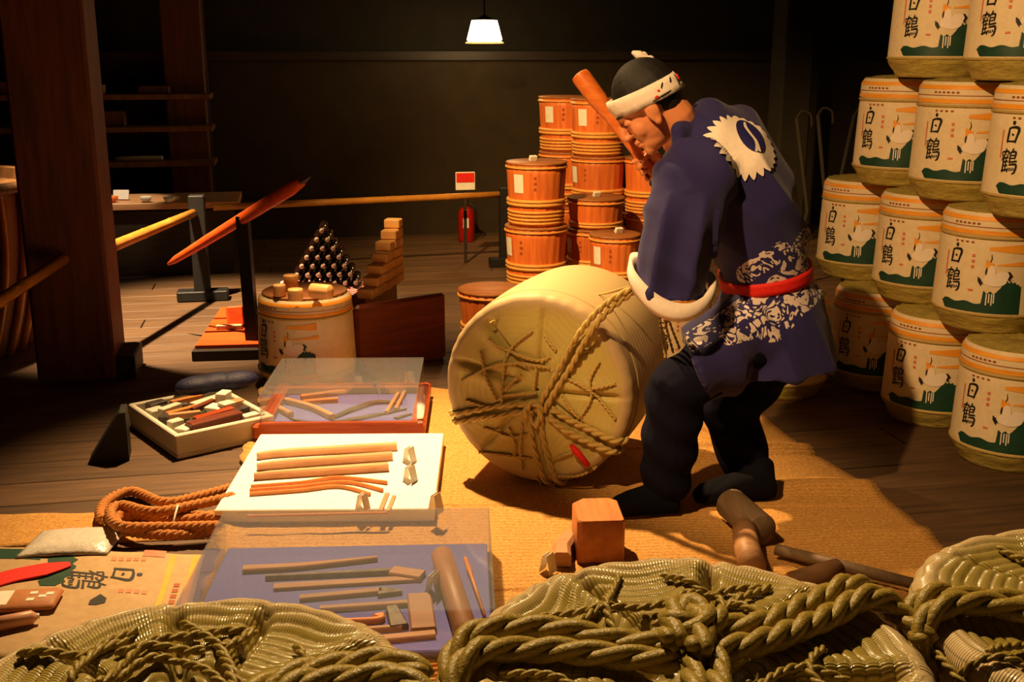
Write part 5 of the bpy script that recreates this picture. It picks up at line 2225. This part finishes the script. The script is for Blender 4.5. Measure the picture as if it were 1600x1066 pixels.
nrm = [v.normal.to_tuple() for v in coat_me.vertices]
for v, n_ in zip(coat_me.vertices, nrm):
    n_ = V(n_)
    px_, py_ = to_px(v.co)
    a = fold(v.co)
    # long drape folds down the hanging sleeve
    if v.co.y < 3.12 and 300 < py_ < 470 and px_ < 1120:
        a += 0.013 * (1 - 2 * abs(math.sin((px_ - 985) / 19.0 + (py_ - 300) / 110.0))) * sstep(270, 380, py_)
    v.co += n_ * a
coat_me.update()
bvh = BVHTree.FromPolygons([v.co.copy() for v in coat_me.vertices], [tuple(p.vertices) for p in coat_me.polygons])
# wave pattern mask dyed round the hips
bandsp = [([(1085, 532), (1130, 505), (1180, 470), (1225, 440)], 17), ([(1165, 428), (1205, 402), (1222, 392)], 15), ([(1140, 528), (1170, 520), (1205, 497)], 12),
          ([(1205, 505), (1235, 470), (1285, 430)], 30), ([(1225, 440), (1245, 400), (1262, 370)], 14)]


def seg_d(px_, py_, a, b):
    ax, ay = a
    bx, by = b
    t = max(0, min(1, ((px_ - ax) * (bx - ax) + (py_ - ay) * (by - ay)) / ((bx - ax) ** 2 + (by - ay) ** 2)))
    return math.hypot(px_ - ax - t * (bx - ax), py_ - ay - t * (by - ay))


mask = []
for v in coat_me.vertices:
    px_, py_ = to_px(v.co)
    m = 0.0
    for pts, w in bandsp:
        d = min(seg_d(px_, py_, a, b) for a, b in zip(pts, pts[1:]))
        m = max(m, sstep(w + 4, w - 4, d))
    mask.append(m)
at = coat_me.attributes.new('wave', 'FLOAT', 'POINT')
at.data.foreach_set('value', mask)
m_coat, nt, b = new_mat('navy_coat')
tc = N(nt, 'ShaderNodeTexCoord')
no = N(nt, 'ShaderNodeTexNoise')
no.inputs['Scale'].default_value = 17.0
no.inputs['Detail'].default_value = 1.5
no.inputs['Distortion'].default_value = 2.2
nt.links.new(tc.outputs['Object'], no.inputs['Vector'])
mu = N(nt, 'ShaderNodeMath', operation='MULTIPLY')
mu.inputs[1].default_value = 22.0
nt.links.new(no.outputs[0], mu.inputs[0])
si = N(nt, 'ShaderNodeMath', operation='SINE')
nt.links.new(mu.outputs[0], si.inputs[0])
gt = N(nt, 'ShaderNodeMath', operation='GREATER_THAN')
gt.inputs[1].default_value = 0.05
nt.links.new(si.outputs[0], gt.inputs[0])
av = N(nt, 'ShaderNodeAttribute', attribute_name='wave')
g2 = N(nt, 'ShaderNodeMath', operation='GREATER_THAN')
g2.inputs[1].default_value = 0.5
nt.links.new(av.outputs['Fac'], g2.inputs[0])
m2 = N(nt, 'ShaderNodeMath', operation='MULTIPLY')
nt.links.new(gt.outputs[0], m2.inputs[0])
nt.links.new(g2.outputs[0], m2.inputs[1])
mix = N(nt, 'ShaderNodeMix', data_type='RGBA')
mix.inputs[6].default_value = srgb(30, 23, 86)
mix.inputs[7].default_value = srgb(214, 196, 190)
nt.links.new(m2.outputs[0], mix.inputs[0])
nt.links.new(mix.outputs[2], b.inputs['Base Color'])
b.inputs['Roughness'].default_value = 0.85
b.inputs['Sheen Weight'].default_value = 0.1
n2_ = N(nt, 'ShaderNodeTexNoise')
n2_.inputs['Scale'].default_value = 260.0
nt.links.new(tc.outputs['Object'], n2_.inputs['Vector'])
bp_ = N(nt, 'ShaderNodeBump')
bp_.inputs['Strength'].default_value = 0.15
bp_.inputs['Distance'].default_value = 0.003
nt.links.new(n2_.outputs[0], bp_.inputs['Height'])
nt.links.new(bp_.outputs[0], b.inputs['Normal'])
coat_me.materials.append(m_coat)
coat_me.transform(PINV)
coat_me.name = 'happi_coat'
coat = link('happi_coat', coat_me, person)

# --- white turned cuff at the sleeve mouth
mb = MB()
c4, A4, B4 = ssec[4]
c3, A3, B3_ = ssec[3]
dd = (c4 - c3).normalized()
n = 40
rows = []
for k in range(n + 1):
    a = 2 * PI * k / n
    e = A4 * math.cos(a) + B4 * math.sin(a) + dd * (.012 * math.sin(a) - .030 * math.cos(a) ** 2 + .008 * math.cos(a))
    w = .5 + .5 * math.cos(a)
    o1 = c4 + e * 1.12 - dd * (.018 + .012 * (1 - w))
    o2 = c4 + e * 1.14 + dd * .012
    o3 = c4 + e * 1.08 + dd * .030
    i1 = c4 + e * .93 + dd * .022
    i2 = c4 + e * .97 - dd * .012
    rows.append([o1, o2, o3, i1, i2])
mb.quadstrip(rows, closed=True)
pbuild('cuff', mb, M['white_cloth'], par=coat)

# --- red sash round the waist
mb = MB()
c5, A5, B5 = secs[5]
dsp = (P(*spine[6]) - P(*spine[4])).normalized()
rows = []
for k in range(n + 1):
    a = 2 * PI * k / n
    # squircle as the coat
    ca, sa = math.cos(a), math.sin(a)
    ca2 = math.copysign(abs(ca) ** (2 / 2.3), ca)
    sa2 = math.copysign(abs(sa) ** (2 / 2.3), sa)
    e = A5 * ca2 + B5 * sa2
    rows.append([c5 + e * 1.05 + dsp * q for q in (-.026, -.014, .000, .012)] + [c5 + e * .92 + dsp * q for q in (.012, -.026)])
mb.quadstrip(rows, closed=True)
pbuild('sash', mb, M['red_cloth'])

# --- crane emblem on the back, laid on the cloth
E0 = P(1160, 226, 3.1)
hit = bvh.ray_cast(CAMP, (E0 - CAMP).normalized())
Ep, En = hit[0], hit[1]
En = (En + V((.1, -.35, .15))).normalized()
Eu = V((0, 0, 1))
ex_ = V((1, 0, 0))
Eu = (Eu - En * Eu.dot(En)).normalized()
Er = Eu.cross(En).normalized()


def cloth_pt(x, y, off):
    o_ = Ep + Er * x + Eu * y + En * .15
    h = bvh.ray_cast(o_, -En, .4)
    if h[0] is None:
        return Ep + Er * x + Eu * y
    return h[0] + En * off


def polar(name, cx, cy, fr, off, mat, nr=9, nt_=208):
    mb = MB()
    rows = []
    for i in range(nr + 1):
        q = max(i / nr, .01)
        rows.append([cloth_pt(cx + fr(2 * PI * k / nt_)[0] * q, cy + fr(2 * PI * k / nt_)[1] * q, off) for k in range(nt_)])
    mb.quadstrip(rows, closed=True)
    return pbuild(name, mb, mat, par=coat)


RE = .098


def feather(a):
    # scalloped wing feathers on the left and lower edge, smooth on the upper right
    k = 0.20 if (1.7 < a < 5.4) else .08
    s = abs(((a * 26 / (2 * PI)) % 1) * 2 - 1)
    r = RE * (1.08 - k * s ** 1.3)
    return r * math.cos(a) * 1.04, r * math.sin(a) * .98


polar('crane_emblem', 0, 0, feather, .0055, M['white_cloth'])
ta = math.radians(18)


def oval(a):
    x, y = .039 * math.cos(a), .060 * math.sin(a)
    return x * math.cos(ta) - y * math.sin(ta), x * math.sin(ta) + y * math.cos(ta)


polar('emblem_field', .030, .030, oval, .0075, M['navy'], 6, 40)
mb = MB()
neckc = catmull([V((.022, .080, .006)), V((.020, .060, .010)), V((.028, .038, .010)), V((.040, .010, .011)), V((.038, -.026, .018))], 6)
rows = []
for p in neckc:
    rows.append([cloth_pt(p.x - p.z / 2, p.y, .0092), cloth_pt(p.x + p.z / 2, p.y, .0092)])
mb.quadstrip(rows)
pbuild('emblem_neck', mb, M['white_cloth'], par=coat)

# --- trousers
mb = MB()
mb.tube([P(1195, 520, 3.17), P(1115, 566, 3.10), P(1056, 610, 3.055), P(1047, 690, 3.065), P(1040, 755, 3.085), P(1038, 775, 3.09)], [.10, .090, .092, .083, .072, .064], 16)
mb.tube([P(1205, 530, 3.34), P(1165, 590, 3.33), P(1140, 645, 3.30), P(1158, 700, 3.265), P(1172, 745, 3.24), P(1174, 757, 3.235)], [.13, .115, .095, .078, .068, .058], 16)
mb.ball(P(1200, 525, 3.26), (.11, .16, .10), 16, 10)
me = remeshed(mb, .008, 5)
nrm = [v.normal.to_tuple() for v in me.vertices]
for v, n_ in zip(me.vertices, nrm):
    v.co += V(n_) * (.005 * math.sin(v.co.z * 55 + v.co.x * 21 + 2 * math.sin(v.co.y * 20)))
me.transform(PINV)
me.name = 'trousers'
me.materials.append(M['trousers'])
link('trousers', me, person)

# --- split-toe shoes
for an, he, to in ((La, heelL, toeL), (Ra_, heelR, toeR)):
    mb = MB()
    d = to - he
    s = d.cross(V((0, 0, 1))).normalized()
    up = V((0, 0, 1))
    ss = []
    for f, w, h in ((-.08, .028, .03), (0, .040, .04), (.25, .042, .046), (.5, .045, .042), (.75, .050, .034), (.95, .044, .026), (1.06, .026, .018)):
        ss.append((he + d * f + up * (h + .002), s * w, up * h))
    mb.loft(ss, 16, 2.4)
    mb.tube([an + V((0, 0, .05)), he.lerp(to, .12) + V((0, 0, .05))], [.056, .046], 14)
    pbuild('shoe', mb, M['shoe'], .006, 3)

# --- wooden club held in the right hand: a thing of its own
c0 = club_b
t = thing('wooden_club', 'long orange wooden club held up before the worker\'s face', 'club', (c0.x, c0.y, c0.z), 0)
d = club_b - club_a
s, u = frame_for(d)
mb = MB()
rows = []
for f, w, h in ((-.012, .012, .010), (0.0, .031, .026), (.03, .033, .029), (.25, .033, .029), (.33, .025, .024), (.42, .0185, .0185), (.8, .0165, .0165), (1.25, .0155, .0155), (1.27, .010, .010)):
    c = club_a + d * f - c0
    rows.append([c + s * w * math.cos(2 * PI * k / 14) + u * h * math.sin(2 * PI * k / 14) for k in range(14)][::-1])
mb.quadstrip(rows, closed=True, cap=True)
mb.build('club_body', M['orange_wood'], t, auto=50)

# --- loose straws hanging below the left hand
hs = handLc
t = thing('straw_ends', 'loose straw rope ends hanging from under the white cuff', 'rope', (hs.x, hs.y, hs.z), 0)
for k, (x, y) in enumerate(((1040, 560), (1052, 552), (1062, 545))):
    e_ = P(x, y, 3.10 + .01 * k) - hs
    MB().rope(catmull([V((0.02 + .008 * k, 0.02, -.01)), e_ * .5 + V((.004, .015, 0)), e_], 6), .0045, 2, .03, 5).build('strand', M['rope_straw'], t)
